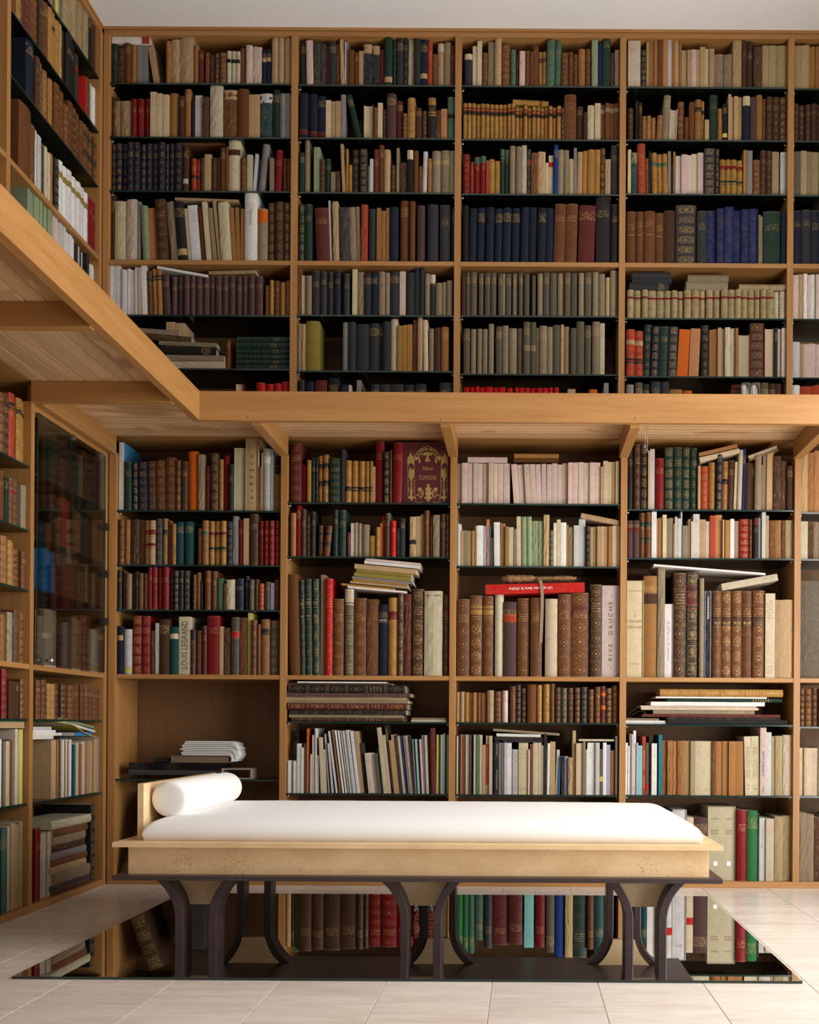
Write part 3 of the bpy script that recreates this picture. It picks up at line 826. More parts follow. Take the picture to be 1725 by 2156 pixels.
    if style in 'LH':                       # raised bands
        nb = int(round(par[0] * 10))
        e = 0.0016
        for k in range(1, nb):
            z = h * k / nb
            for i in range(n):
                (xa, ya), (xb, yb) = prof[i], prof[i + 1]
                cov.face([(xa, ya - e, z - .0016), (xb, yb - e, z - .0016), (xb, yb - e, z + .0016), (xa, ya - e, z + .0016)], mi, tuple(min(1, q * 1.12) for q in col), np_)
                cov.face([(xa, ya - e, z + .0016), (xb, yb - e, z + .0016), (xb, yb, z + .0034), (xa, ya, z + .0034)], mi, col, np_)
                cov.face([(xa, ya, z - .0034), (xb, yb, z - .0034), (xb, yb - e, z - .0016), (xa, ya - e, z - .0016)], mi, col, np_)
    parts['cover'] = cov
    pg = MB()
    pg.box(bt + .0002, t - bt - .0002, sy, D - (0.003 if hard else 0.0003), sq, h - sq, PAG, page, np_)
    parts['page_block'] = pg
    if labels:
        lb = MB()
        for lc, frac, hh in labels:
            z0, z1 = h * (frac - hh / 2), h * (frac + hh / 2)
            z1 = min(z1, h - 0.002)
            for i in range(n):
                (xa, ya), (xb, yb) = prof[i], prof[i + 1]
                lb.face([(xa, ya - .0007, z0), (xb, yb - .0007, z0), (xb, yb - .0007, z1), (xa, ya - .0007, z1)], mi if hard else PAP, jit(PAL[lc][0]),
                        (0.1, 0.9, sd, 0.0) if hard and hh < 0.16 else (0, 0, sd, 0), [(i / n, -0.85), ((i + 1) / n, -0.85), ((i + 1) / n, 0.98), (i / n, 0.98)])
        parts['title_label'] = lb
    return parts

class Book:
    __slots__ = ('t', 'h', 'D', 'col', 'style', 'labels', 'M', 'tagid', 'bay', 'row', 'idx', 'px', 'seed', 'wall', 'flat', 'vis')
BOOKS = []
_O1 = 'zeroth first second third fourth fifth sixth seventh eighth ninth tenth eleventh twelfth thirteenth fourteenth fifteenth sixteenth seventeenth eighteenth nineteenth'.split()
ORD = _O1 + [(tn[:-1] + 'ieth') if u == 0 else tn + '-' + _O1[u] for tn in ('twenty', 'thirty', 'forty', 'fifty', 'sixty', 'seventy') for u in range(10)]
_bs = random.Random(11)

def parse_labels(s):
    out = []
    for q in re.findall(r'([a-zA-Z])(\d\d)', s or ''):
        f = int(q[1]) / 100
        out.append((q[0], f, 0.24 if f > 0.84 else 0.11))
    return out
TOK = re.compile(r'^(\d+)-(\d+):(-?\d+) ([a-zA-Z])([A-Za-z])(/-?\d+)?(@\w+)?(#\w+)?$')
def parse_row(s):
    out = []
    for tk in s.replace('\n', ' ').split(','):
        tk = tk.strip()
        if not tk: continue
        if tk[0] == '=':                     # series of edges sharing one look:  =e0|e1|e2:top cs@..
            ed, rest = tk[1:].split(':', 1)
            ed = [int(q) for q in ed.split('|')]
            for a, b in zip(ed, ed[1:]): out.append(TOK.match('%d-%d:%s' % (a, b - 3, rest)).groups())
            continue
        m = TOK.match(tk)
        if not m: raise ValueError('bad token ' + tk)
        out.append(m.groups())
    return out

SHELVES = {}                                  # (case, bay) -> list of shelf tops in glass
def row(case, bay, rown, crop, base, toks, zfix=None, vis=1.0, plane_off=0.022):
    """one shelf of upright books, read off a crop (ox, oy, scale) of the photograph"""
    ox, oy, sc = crop
    Yp = (YL if case == 'lower' else YU) + plane_off
    px = lambda u: ox + u / sc
    py = lambda v: oy + v / sc
    x0 = (DIV[bay - 2] + TH / 2) if bay > 1 else (XL + 0.036 if case == 'lower' else XU + 0.030)
    x1 = DIV[bay - 1] - TH / 2
    uc = CX + (x0 + x1) / 2 / Yp * F
    zb = zfix if zfix is not None else at(uc, py(base), Yp)[1]
    if zfix is None: SHELVES.setdefault((case, bay), []).append(zb)
    items = []
    for a, b, yt, c, st, lean, lab, tg in parse_row(toks):
        a, b, yt = int(a), int(b), int(yt); lean = int(lean[1:]) if lean else 0
        X0 = at(px(a), py((yt + base) / 2), Yp)[0]; X1 = at(px(b), py((yt + base) / 2), Yp)[0]
        Zt = at(px((a + b) / 2), py(yt), Yp)[1]
        h = max(0.06, Zt - zb); dx = lean / sc * Yp / F
        t = max(0.004, (X1 - X0) - abs(dx))
        ang = math.atan2(dx, h)
        h = h / math.cos(ang) - (t * abs(math.sin(ang)))
        xb = X0 - dx if dx < 0 else X0            # left foot
        items.append([xb, t, h, ang, c, st, lab, tg])
    place_row(items, x0, x1, zb, Yp, case, bay, rown, vis)

def place_row(items, x0, x1, zb, Yp, case, bay, rown, vis):
    prev_r, prev_a, prev_h = x0 + 0.0008, 0.0, 9.0
    for k, it in enumerate(items):
        xb, t, h, ang = it[:4]
        if ang < 0:                               # resting on the left neighbour
            lim = 0.0
            m = min(h, prev_h) * 0.98
            base_gap = max(0.0, xb - prev_r)
            if k == 0: m = h
            amax = math.atan2(base_gap + math.tan(-prev_a) * m if prev_a < 0 else base_gap, m)
            if -ang > amax + 0.002: ang = -max(0.0, amax)
        if xb < prev_r + 0.0003:
            sh = prev_r + 0.0003 - xb
            if sh > 0.5 * t: xb += sh
            else: xb += sh; t -= sh
        it[0], it[1], it[3] = xb, max(0.0035, t), ang
        w = it[1] / math.cos(ang) if ang else it[1]
        prev_r, prev_a, prev_h = xb + w, ang, h
    # keep inside the bay on the right
    over = prev_r - (x1 - 0.001)
    if over > 0 and items:
        span = prev_r - x0; kf = (x1 - 0.001 - x0) / span
        for it in items:
            it[0] = x0 + (it[0] - x0) * kf; it[1] *= kf
    # books leaning to the right rest on their right neighbour
    nl, nh, na = x1, 9.0, 0.0
    for it in reversed(items):
        xb, t, h, ang = it[:4]
        if ang > 0:
            m = min(h, nh) * 0.98
            room = max(0.0, nl - (xb + t))
            amax = math.atan2(room + (math.tan(na) * m if na > 0 else 0), m)
            if ang > amax + 0.002: it[3] = ang = amax
        nl, nh, na = xb, h, ang
    for k, (xb, t, h, ang, c, st, lab, tg) in enumerate(items):
        bk = Book(); bk.t, bk.h = t, h
        bk.D = min(max(0.10, h * _bs.uniform(0.66, 0.74)), SHELF_D - 0.05)
        bk.col = PAL[c]; bk.style = st; bk.labels = parse_labels(lab); bk.seed = _bs.randrange(1 << 30)
        y = Yp + _bs.uniform(-0.008, 0.012)
        if ang > 0:      # pivot on the right foot
            Mx = Matrix.Translation((xb + t, y, zb + 0.0004)) @ Matrix.Rotation(ang, 4, 'Y') @ Matrix.Translation((-t, 0, 0))
        else:
            Mx = Matrix.Translation((xb, y, zb + 0.0004)) @ Matrix.Rotation(ang, 4, 'Y')
        bk.M = Mx; bk.tagid = tg; bk.bay, bk.row, bk.idx = bay, rown, k + 1
        bk.wall = case; bk.flat = False; bk.vis = vis
        s = F / Yp; bk.px = t * s * h * s * vis
        BOOKS.append(bk)

def left_row(case, y0, y1, zb, seq, rown, bay, vis=0.75, hmax=None):
    """shelf on the left wall; seq runs from the far corner towards the viewer: 'cs w h' in millimetres"""
    Xp = (XL if case == 'left lower' else XU) - 0.022
    y = y1 - 0.002
    k = 0
    for q in seq.split(','):
        q = q.strip()
        if not q: continue
        cs, w_, h_ = q.split(' ')[:3]
        lab = None
        if '@' in cs: cs, lab = cs.split('@')
        w_, h_ = int(w_) / 1000, int(h_) / 1000
        if cs == '--': y -= w_; continue
        if y - w_ < y0 + 0.001: break
        k += 1
        bk = Book(); bk.t, bk.h = w_ - 0.0006, h_ * _bs.uniform(0.98, 1.02); bk.D = min(0.22, max(0.1, h_ * 0.7))
        bk.col = PAL[cs[0]]; bk.style = cs[1]; bk.labels = parse_labels(lab); bk.seed = _bs.randrange(1 << 30)
        x = Xp - _bs.uniform(-0.006, 0.010)
        # spine faces +X : local x -> +Y, local y -> -X
        bk.M = Matrix.Translation((x, y - w_, zb + 0.0004)) @ Matrix.Rotation(math.radians(90), 4, 'Z')
        y -= w_
        bk.tagid = None; bk.bay, bk.row, bk.idx = bay, rown, k; bk.wall = case; bk.flat = False; bk.vis = vis
        s = F / y; bk.px = bk.t * s * bk.h * s * 0.25 * vis
        BOOKS.append(bk)

def flat_book(x0, x1, z0, th, Yf, depth, cs, labels=None, tilt=0.0, yaw=0.0, label=None, tagid=None, name=None):
    """a book lying down with its spine to the room"""
    bk = Book(); bk.t, bk.h, bk.D = th, x1 - x0, depth
    bk.col = PAL[cs[0]]; bk.style = cs[1]; bk.labels = parse_labels(labels); bk.seed = _bs.randrange(1 << 30)
    # local z -> world +X, local x -> world +Z
    R = Matrix(((0, 0, 1, 0), (0, 1, 0, 0), (1, 0, 0, 0), (0, 0, 0, 1)))
    R = Matrix(((0, 0, 1, 0), (0, 1, 0, 0), (-1, 0, 0, 0), (0, 0, 0, 1)))   # proper rotation: x -> -Z
    bk.M = Matrix.Translation((x0, Yf, z0)) @ Matrix.Rotation(-tilt, 4, 'Y') @ Matrix.Rotation(yaw, 4, 'Z') @ Matrix.Translation((0, 0, th)) @ R
    bk.tagid = tagid; bk.bay, bk.row, bk.idx = 0, 0, 0; bk.wall = 'flat'; bk.flat = (label, name); bk.vis = 1
    bk.px = 1e9
    BOOKS.append(bk)

# ================================================================== books: what stands on every shelf
c1 = 1725 / 440; c2 = 1725 / 380; c4 = 1725 / 425; cl = 1725 / 400
row('upper', 1, 1, (200, 40, c1), 545, """130-195:210 gl,195-250:245 dP,250-297:208 bc,297-340:218 tc,345-388:222 ep,388-432:222 ep,
432-535:220 up/-55,590-630:195 tL,630-705:165 uP,705-812:150 uP,815-855:222 tc,855-895:262 mc,905-948:278 bL,950-985:300 dl,990-1032:288 dL,
1035-1087:290 bL,1092-1125:270 vc@k70,1127-1163:268 vc@k70,1165-1198:270 vc@k70,1198-1240:235 bP,1250-1300:220 pP,1300-1375:225 pP,
1378-1412:255 nc@u72,1412-1452:247 nc@u72,1460-1512:160 uc,1515-1560:160 uc,1565-1628:162 uc""")
row('upper', 1, 2, (200, 40, c1), 988, """122-160:640 dl,160-222:668 uP,222-302:678 uP,305-348:672 rH,350-405:668 rH,408-460:656 rH,460-512:608 cp,512-560:622 cp,
565-612:630 cp,612-685:612 tc,695-738:640 dc,740-790:578 tc,790-825:672 kc,827-888:628 yp,890-945:650 dP,955-1060:550 vP,1062-1175:590 bP@u92,
1180-1272:585 bc,1274-1318:630 up,1318-1362:625 up,1365-1470:612 JP@y91,1475-1530:590 gc,1532-1580:622 ec,1580-1628:622 eP""")
row('upper', 1, 3, (200, 280, c1), 490, """=84|130|180|232|288|338|388|440|500|556|610|660|728:88 nL,732-775:118 dc@v22,790-836:208 zH@k45,838-871:212 zH@k45,872-904:208 dl,
905-960:175 up,962-1003:208 dl,1003-1039:198 bl,1040-1078:125 bc,1080-1100:120 bl,1102-1200:55 vc@d76,1203-1250:208 bL,1255-1300:175 vp,
1302-1345:165 yp/20,1346-1440:85 ec/40,1445-1478:210 xp,1480-1550:138 rH/12,1552-1585:205 bl,1590-1624:220 ml""")
row('upper', 1, 4, (200, 280, c1), 1045, """105-160:500 dc,162-265:560 vP,266-345:550 vP,346-372:560 ec,372-455:600 sc/-25,428-522:615 Dp/-28,488-612:555 dL/-28,
585-690:560 xP/-42,640-768:570 kc/-52@u15,702-800:612 cp/-50,735-880:585 wp/-55#seine,826-925:608 bc/-42,875-965:572 cp/-50,930-1012:615 xp/-45,
970-1048:560 up/-52,1000-1135:575 vP/-32,1100-1170:620 tp/-26,1142-1202:615 tp/-16,1188-1237:625 tp,1240-1344:490 wc#tall,1346-1424:632 xc@O85,
1428-1486:575 dL,1490-1557:575 dL,1560-1618:582 dL""", zfix=Z_US)
row('upper', 1, 5, (200, 540, c1), 492, """=105|128|160|192:76 wp,192-216:104 wp,217-240:110 wp,240-266:96 wp,267-290:96 wp,285-332:105 wp/-10,303-360:86 wp/-22,332-386:90 pp/-24,
356-436:72 wp/-38,396-482:120 bH/-30@k80,436-514:104 tH/-26@k80,486-560:98 tH/-26@k80,548-628:148 fH/-18,=632|680|734|786|833|890|947|997|1052|1110|1162|1216|1265|1323|1388:167 fH,
1405-1438:242 bL,1443-1475:200 oL,1478-1522:198 bL,1527-1570:212 oL,1575-1612:198 oL""")
row('upper', 1, 6, (200, 540, c1), 936, """590-665:545 up,668-745:555 up,1085-1116:690 bc""", plane_off=0.03)
row('upper', 1, 7, (200, 540, c1), 1240, """1160-1226:1048 rF,1335-1406:1047 RH,1408-1473:1052 RH,1475-1540:1048 RH,1542-1606:1036 RH""", zfix=ZG1, vis=0.3)

row('upper', 2, 1, (610, 40, c2), 647, """100-168:218 Kc/-8,158-234:216 pP/-12,226-298:238 KP,298-348:242 KP,348-385:252 bp,386-448:232 Kc,448-482:236 bP,482-530:192 uP/-14,
522-545:215 yp,546-563:210 ep,565-622:302 bc,624-670:318 bc,665-712:308 up/-6,713-795:240 nP@u90,796-868:248 nP@u90,870-916:290 mc,920-993:175 gc@u12,996-1035:200 gL,
1038-1100:195 Kc,1102-1142:165 kL,1144-1208:165 vP/12,1198-1272:200 Kc/8,1264-1335:210 nc/6@u22,1327-1388:215 zH/12,1372-1428:338 bl,1430-1490:225 uc@v93,1492-1562:222 xc/8,1556-1600:262 mH""")
row('upper', 2, 2, (610, 40, c2), 1152, """98-178:720 nc@m12,182-265:712 nc@m12,268-344:730 nc@m12,346-398:772 cp,400-442:785 up,443-491:785 up,494-540:722 eP,
540-700:720 gc/-105,712-800:810 uF,805-849:845 bL,850-895:800 cp,898-936:865 dL,940-1028:730 fc,1031-1088:785 mc,1092-1136:915 bL,1139-1212:768 oL,
1214-1272:862 dc,1274-1329:880 dL,1338-1411:766 kH@o91o60,1412-1458:880 dP,1460-1519:856 Dp,1523-1594:752 jc@k55""")
row('upper', 2, 3, (610, 280, c2), 582, """95-142:190 gc,148-190:60 xc,232-290:132 sp,293-340:258 dL,342-390:242 gH,396-438:372 xp,441-488:360 dP,490-540:108 up/-22,
541-562:148 oc,566-600:295 oc,603-674:160 kL,680-752:168 kL,756-774:310 yp,776-806:255 yp,809-859:160 mH,862-909:118 bc,912-970:165 uc,973-1022:305 dL,
1031-1056:142 xp,1059-1130:278 dP,1134-1191:168 kc@c90,1196-1240:172 bc,1242-1280:322 bl,1282-1330:180 yc/8,1332-1371:250 tc,1377-1456:180 xc@h72,1461-1549:168 xc@h72,1551-1592:175 sp""")
row('upper', 2, 4, (610, 280, c2), 1216, """88-147:690 gL,149-218:688 gH,240-392:718 mH/-22,371-412:645 yp/-22,412-482:662 uP/-14,474-586:710 KP/-18,562-648:702 xP/-26,624-692:700 xc/-24,
692-752:690 zP,762-826:722 Kc,838-880:715 tp,881-925:740 tP,927-962:715 tP,964-1046:715 nc,1068-1149:645 bc,1160-1211:662 bc,1230-1303:700 fc,1330-1431:682 Kc,1448-1549:688 KH,1565-1588:715 Kc""", zfix=Z_US)
row('upper', 2, 5, (610, 540, c2), 571, """70-114:112 bP,115-128:175 pp,129-141:176 pp,142-155:176 xp,156-213:185 xc,216-290:142 KH,294-358:150 KH,361-421:148 KH,424-490:138 nH,512-573:165 KH,
598-645:118 cp,649-710:142 xP,713-782:162 Kc,786-842:162 nc,851-913:152 xc,915-955:155 xc,959-1046:142 Kc,1051-1108:140 pp,1112-1188:150 Kc,1190-1246:105 Kc,1247-1290:105 Kc,1296-1339:170 xc,
1341-1392:165 Kc@p91,1396-1457:250 xc,1460-1500:240 xc,1503-1556:232 xc""")
row('upper', 2, 6, (610, 540, c2), 1102, """78-112:640 xP,116-152:642 uP,156-285:618 Ac,508-562:632 ec,565-632:635 Kc,634-760:645 Kc,765-855:640 Kc,858-892:640 kc,894-964:630 Kc,
966-1030:595 cc,1035-1080:665 op,1082-1122:660 op,1126-1172:652 op,1180-1219:597 bP,1223-1270:588 uc,1272-1326:605 cc/-8,1332-1376:688 xc,1380-1442:680 dc,1450-1520:675 tc""")
row('upper', 2, 7, (610, 540, c2), 1400, """78-140:1180 kH,148-228:1192 nc,240-355:1180 mc,370-470:1165 kc,480-560:1230 nc,565-590:1230 pp,640-680:1178 ep,780-860:1228 Kc,863-960:1228 Kc,965-1090:1228 Kc,
1100-1200:1228 Kc,1203-1305:1228 Kc,1435-1555:1210 Kc""", zfix=ZG1, vis=0.3)

row('upper', 3, 1, (950, 40, c2), 657, """130-205:325 Kc@c94,208-251:252 cp,254-297:208 cp,299-356:322 bL,360-424:205 xP,426-488:195 uc,491-576:252 bL,579-628:305 jL,630-662:335 dl,664-718:310 pP,
719-762:305 bL,763-800:312 bl,802-850:262 bp,852-885:312 oL@m76,888-925:315 oL@m76,927-1008:218 jH/6,1004-1072:222 jH/6,1070-1136:332 bL,1138-1186:320 bH,1188-1233:340 bL,1237-1300:298 tH,
1302-1360:288 bL,1366-1425:205 sP,1426-1466:228 ic,1470-1548:122 gH,1552-1590:320 dP,1591-1636:300 xP""")
row('upper', 3, 2, (950, 40, c2), 1167, """=118|156|198|242|285|332|373|416|460|502|546|580|622:815 oL@r83k72,=622|661|702|742|781|823|864|904|944|984|1024|1066:842 oL@r83k72,
1068-1094:860 dL,1096-1210:738 bl,1216-1278:830 dc,1281-1318:900 dc,1322-1385:835 vP,1392-1448:808 cp,1450-1494:812 bp@x82,1496-1533:808 bp@x82,1536-1584:802 bp@x82,1586-1628:805 bp@x82""")
row('upper', 3, 3, (950, 280, c2), 597, """115-180:205 rL,186-219:268 zl,222-280:230 rH@j92,282-335:225 rH@j92,338-365:270 zP,366-418:260 oc,420-472:265 oc,475-514:155 gH@j90,516-560:155 gH@j90,
566-618:130 xc,625-680:132 xc,683-729:115 vP,731-770:160 KL@z70,772-836:195 bP,838-910:185 uP,912-938:290 cp,941-984:212 cp@R77,986-1032:125 Nc/6,1028-1086:168 xc/4,1088-1136:170 xc,1138-1180:248 uP,
1184-1212:140 ep,1210-1272:180 uc/10,1250-1326:172 oc/14,1312-1392:165 oc/14,1372-1448:165 oc/14,1420-1497:148 dL/14,1486-1538:252 uP,1541-1618:118 KH""")
row('upper', 3, 4, (950, 280, c2), 1228, """115-166:690 kc,170-248:715 nc/8,250-332:715 nc/8,334-416:720 nc/8,418-500:720 nc/8,496-580:718 nc/8,582-668:718 nc/8,670-750:720 nc/8,744-828:710 nc/8,
832-914:725 nc/8,900-986:728 nc/8,986-1106:690 bH/14,1096-1221:688 bH/14,1222-1392:695 mc/14,1396-1535:615 kH,1541-1612:690 kH""", zfix=Z_US)
row('upper', 3, 5, (950, 540, c2), 577, """100-140:158 dc,145-187:158 qc,190-248:158 qc,265-312:158 qc,325-378:160 qc,385-435:158 qc,455-498:170 qc,500-520:165 xp,525-580:165 qc,595-640:160 xc,652-692:165 qc,705-755:175 qc,
780-815:180 qc,835-885:166 xc,890-948:160 qc,955-1020:160 qc,1030-1088:160 xc,1095-1150:165 qc,1155-1215:163 qc,1230-1280:163 xc,1288-1355:160 qc,1365-1420:160 xc,1425-1482:178 xc,1490-1530:202 uc,1535-1588:140 xc,1590-1612:145 qc""")
row('upper', 3, 6, (950, 540, c2), 1132, """120-180:690 qc,190-240:697 xc,252-295:698 xc,302-348:700 xc,358-408:645 xc,428-488:668 qc,490-548:662 xc,555-628:683 xc,635-685:685 qc,692-755:632 qc@x50,760-812:632 qc@x50,
815-843:680 xc,845-916:670 xc,918-970:672 xc,972-1045:655 qc,1047-1078:652 uc,1080-1130:670 xc,1140-1195:692 qc,1198-1272:628 qc,1280-1340:660 qc,1350-1420:632 xc,1425-1470:632 vp""")
row('upper', 3, 7, (950, 540, c2), 1400, """122-182:1248 Rc,185-222:1250 Rc,232-270:1248 Rc,272-318:1250 Rc,325-398:1248 Rc,402-445:1252 Rc,450-520:1246 Rc,535-588:1256 Rc,610-645:1254 Rc,648-695:1254 Rc,698-752:1256 Rc,
760-815:1258 Rc,818-870:1260 Rc,875-930:1258 Rc,938-972:1256 Rc,988-1030:1256 Rc,1115-1190:1265 up,1318-1395:1278 Oc,1462-1508:1205 ep""", zfix=ZG1, vis=0.3)

row('upper', 4, 1, (1300, 40, c4), 597, """93-202:188 vp,204-255:275 kL,257-276:190 up,277-305:165 tp,306-324:165 tp,325-358:155 tp,360-398:152 bp,400-445:178 Dp,446-475:172 yp,477-507:182 tp,509-545:168 up,546-566:185 tp,
567-614:265 up,616-648:270 up,650-693:265 pP,694-727:262 up,729-772:243 up,774-809:252 cp,811-851:262 up,853-936:293 xP,940-1014:298 xP,1018-1095:185 uP,1097-1136:197 dH,1139-1198:193 dH,1200-1275:245 dP,
1280-1335:220 up,1337-1400:222 hp,1403-1495:222 hP""")
row('upper', 4, 2, (1300, 40, c4), 1048, """92-140:760 dL,162-188:692 kp,190-214:720 dc,218-249:838 tL,252-292:835 tL,296-334:845 tl,338-394:835 tL/10,382-494:648 xc/48,450-528:765 pF/12,530-585:702 bL,586-622:843 bl,628-675:710 bc,
678-732:698 tH@k76,734-762:697 oH@k72,764-800:865 up,806-875:655 gH,878-915:772 oL,917-958:735 kc@Y14,968-993:650 up,995-1018:660 up,1020-1055:660 up,1057-1092:660 uP,1095-1158:665 nc@c90,1160-1211:680 fc,1213-1265:655 tc,
1268-1300:680 bl,1302-1355:672 dL,1358-1418:670 dL,1421-1480:670 dL""")
row('upper', 4, 3, (1300, 280, c4), 533, """92-120:140 cp,122-168:165 JP@x85,170-244:97 zL/-6,232-270:220 bL/-4,256-288:158 Kc,290-344:182 oL/-8@j72,336-390:182 oL/-8@j72,380-434:182 oL/-8@j72,420-446:155 xp,448-470:258 nc,472-490:150 tp,
492-550:190 pp/-8,545-600:188 pp/-6,596-640:182 pp,641-688:172 cp,690-740:168 pp,744-835:142 KL,840-875:142 kL,880-925:230 oL@r77g35,928-972:230 oL@r77g35,975-1023:232 oL@r77g35,1028-1080:233 oL@r77g35,
1082-1110:148 op,1112-1158:155 eP,1160-1222:242 bL,1225-1272:160 dL,1276-1330:152 dL,1332-1390:150 hP,1402-1450:160 yp""")
row('upper', 4, 4, (1300, 280, c4), 1102, """80-162:675 bH#es1,164-226:682 bH#es2,232-325:678 bH#es3,327-402:682 bH#es4,405-500:660 dc,508-688:615 KL,692-775:675 KH,782-860:655 iS,864-930:650 iS,934-1008:638 iS,1012-1078:655 iS,1082-1148:650 iS,1152-1222:645 iS,
1224-1244:705 xP,1245-1265:708 xP,1270-1420:670 gH,1423-1466:680 nc""", zfix=Z_US)
row('upper', 4, 5, (1300, 540, c4), 537, """85-140:293 hL@r70,145-205:293 hL@r70,210-262:293 hL@r70,265-335:293 hL@r70,340-402:295 hL@r70,405-460:295 hL@r70,465-517:296 hL@r70,522-570:296 hL@r70,575-635:295 hL@r70,640-703:295 hL@r70,708-755:296 hL@r70,
765-823:292 hL@r70,830-880:292 hL@r70,893-952:285 hL@r70,955-1010:290 hL@r70,1013-1065:290 hL@r70,1070-1120:291 hL@r70,1127-1182:290 hL@r70,1185-1227:291 hL@r70,1232-1282:292 hL@r70,1285-1345:295 hL@r70,1350-1395:300 vL,1400-1450:300 vL""")
row('upper', 4, 6, (1300, 540, c4), 1033, """78-150:627 zL@u72k33,152-222:640 zL@u72k33,222-302:580 gL/14,288-366:600 nL/14,354-452:593 gL/14,432-528:600 KL/14,516-632:620 Op/22,618-722:615 Dp/18,724-790:598 kL,795-814:632 tp,815-831:625 tp,833-868:617 tp,869-900:612 up,
901-930:612 up,932-976:610 vP,978-1020:612 vP,1022-1045:615 tP,1046-1148:665 zF,1150-1272:570 dL,1276-1356:612 zF,1360-1388:615 gc,1390-1420:615 pp,1422-1455:616 pp""")
row('upper', 4, 7, (1300, 540, c4), 1250, """78-140:1098 ec@x60,155-215:1080 qc@Y60,220-280:1090 Kc@Y60,288-365:1075 Kc@Y60,372-443:1075 Kc@Y60,448-558:1140 tc,565-638:1152 Oc,975-1060:1100 mc,1065-1140:1080 xc,1145-1222:1082 xc@h60,1225-1292:1085 qc@Y60,1300-1350:1090 dc,1352-1400:1090 dc""", zfix=ZG1, vis=0.3)
# fifth bay, cut by the edge of the photograph
def sliver(case, rown, base_px, top_px, spec, zfix=None):
    Yp = (YL if case == 'lower' else YU) + 0.022
    zb = zfix if zfix is not None else at(1700, base_px, Yp)[1]
    if zfix is None: SHELVES.setdefault((case, 5), []).append(zb)
    x = DIV[3] + TH / 2 + 0.003; its = []
    for q in spec.split(','):
        cs, w_, dh = q.strip().split(' ')
        lab = None
        if '@' in cs: cs, lab = cs.split('@')
        h = at(1700, top_px, Yp)[1] - zb + int(dh) / 1000
        its.append([x, int(w_) / 1000, h, 0.0, cs[0], cs[1], '@' + lab if lab else None, None]); x += int(w_) / 1000 + 0.001
    place_row(its, DIV[3] + TH / 2, DIV[4] - TH / 2, zb, Yp, case, 5, rown, 0.6)
sliver('upper', 1, 190, 98, 'uP 34 0,uP 38 4,oP 30 2,tP 40 0,bL 44 -10,bc 40 0')
sliver('upper', 2, 300, 222, 'dL 24 4,dL 30 0,dL 26 0,dH 30 0,dL 40 0,bL 40 10')
sliver('upper', 3, 414, 320, 'qP 34 0,hP 30 4,xp 18 0,hP 40 2,bL 40 0,bL 40 0')
sliver('upper', 4, 555, 444, 'nH 42 0,KH 44 4,nH 40 0,kH 46 0,dc 40 0', Z_US)
sliver('upper', 5, 674, 578, 'pP 30 0,uP 22 4,wP 18 6,pP 18 0,wp 20 4,pP 30 0,uP 30 0')
sliver('upper', 6, 797, 725, 'yP 34 8,hP 18 0,pP 60 2,pP 30 0,uP 30 0')
sliver('upper', 7, 840, 812, 'wc 36 0,zc 60 -6,zc 60 0', ZG1)
sliver('lower', 1, 1080, 955, 'uP 32 0,tP 30 6,DP 40 14,dc 40 0,tP 30 0')
sliver('lower', 2, 1178, 1098, 'vp 34 0,dP 28 4,xP 30 0,bL 34 0')
sliver('lower', 3, 1426, 1222, 'qP 100 0,dP 60 8', Z_LS)
sliver('lower', 4, 1530, 1450, 'dL 26 0,bL 30 0,dL 30 4,bL 26 0,dL 40 0')
sliver('lower', 5, 1676, 1575, 'cp 22 0,vP 36 0,vp 30 0,vP 30 4,hP 40 0')
sliver('lower', 6, 1862, 1715, 'xP 36 8,xP 34 0,dP 34 -14,bL 40 -10,bL 40 0', 0.030)

row('lower', 1, 1, (230, 900, cl), 759, """87-133:135 wp#blue,140-205:315 gL/-4,206-262:320 nL/-6,262-345:317 nL/-8,335-420:305 dL/-8,416-518:297 bL/-10,510-608:275 bL/-6,606-655:303 bL,657-715:312 dL,712-808:216 Oc/-8,
812-866:248 xP,868-920:350 mL,923-992:238 dL,996-1035:290 tL,1037-1080:253 rc,1082-1130:340 kH,1133-1239:185 vS,1242-1355:98 uS#sonnets,1357-1375:360 bl,1377-1394:225 cp,1396-1466:190 yc@w82#note,1468-1484:200 yp,1485-1500:202 ep,1503-1560:345 oH@k92""")
row('lower', 1, 2, (230, 900, cl), 1252, """90-140:840 bL,145-191:845 tl,193-220:848 bl,225-275:836 dP,277-329:838 bP,332-369:848 tH@r73r43,371-428:848 uH@r73r43,430-485:835 KL,487-528:828 tl@k70,530-568:845 bl,570-610:880 tl,615-678:862 Jc,690-762:858 Jc,
803-845:918 bL,849-905:848 tH@j70,909-956:853 oH@r70g36,961-1012:853 oH@r70g36,1016-1065:853 oH@r70g36,1071-1120:858 nL,1125-1169:806 eP,1171-1218:838 rH,1220-1270:826 up,1275-1353:788 dL,1355-1405:850 rL,1408-1452:850 rL,1455-1503:852 rL,1507-1553:850 rL""")
row('lower', 1, 3, (230, 1180, cl), 450, """78-117:90 kH,119-149:97 bl,151-177:110 dl,179-201:122 up,203-237:115 kl,239-268:105 KH,271-310:117 bl,313-355:118 bL,358-391:65 rH,394-438:65 rH,441-491:65 rH,494-545:65 rH,547-590:96 kL,593-632:96 kL,635-678:96 kL,681-731:96 kL,
760-790:130 bL,793-830:108 oL,832-850:180 kl,872-922:97 bH,925-975:97 bH,979-1035:163 jc,1038-1068:210 bL,1071-1145:175 vP,1149-1222:168 nH,1232-1268:142 nH,1273-1318:178 qH,1321-1358:172 dl,1361-1406:212 zL,1411-1462:195 qH,1466-1497:205 lp,1501-1542:175 bL""")
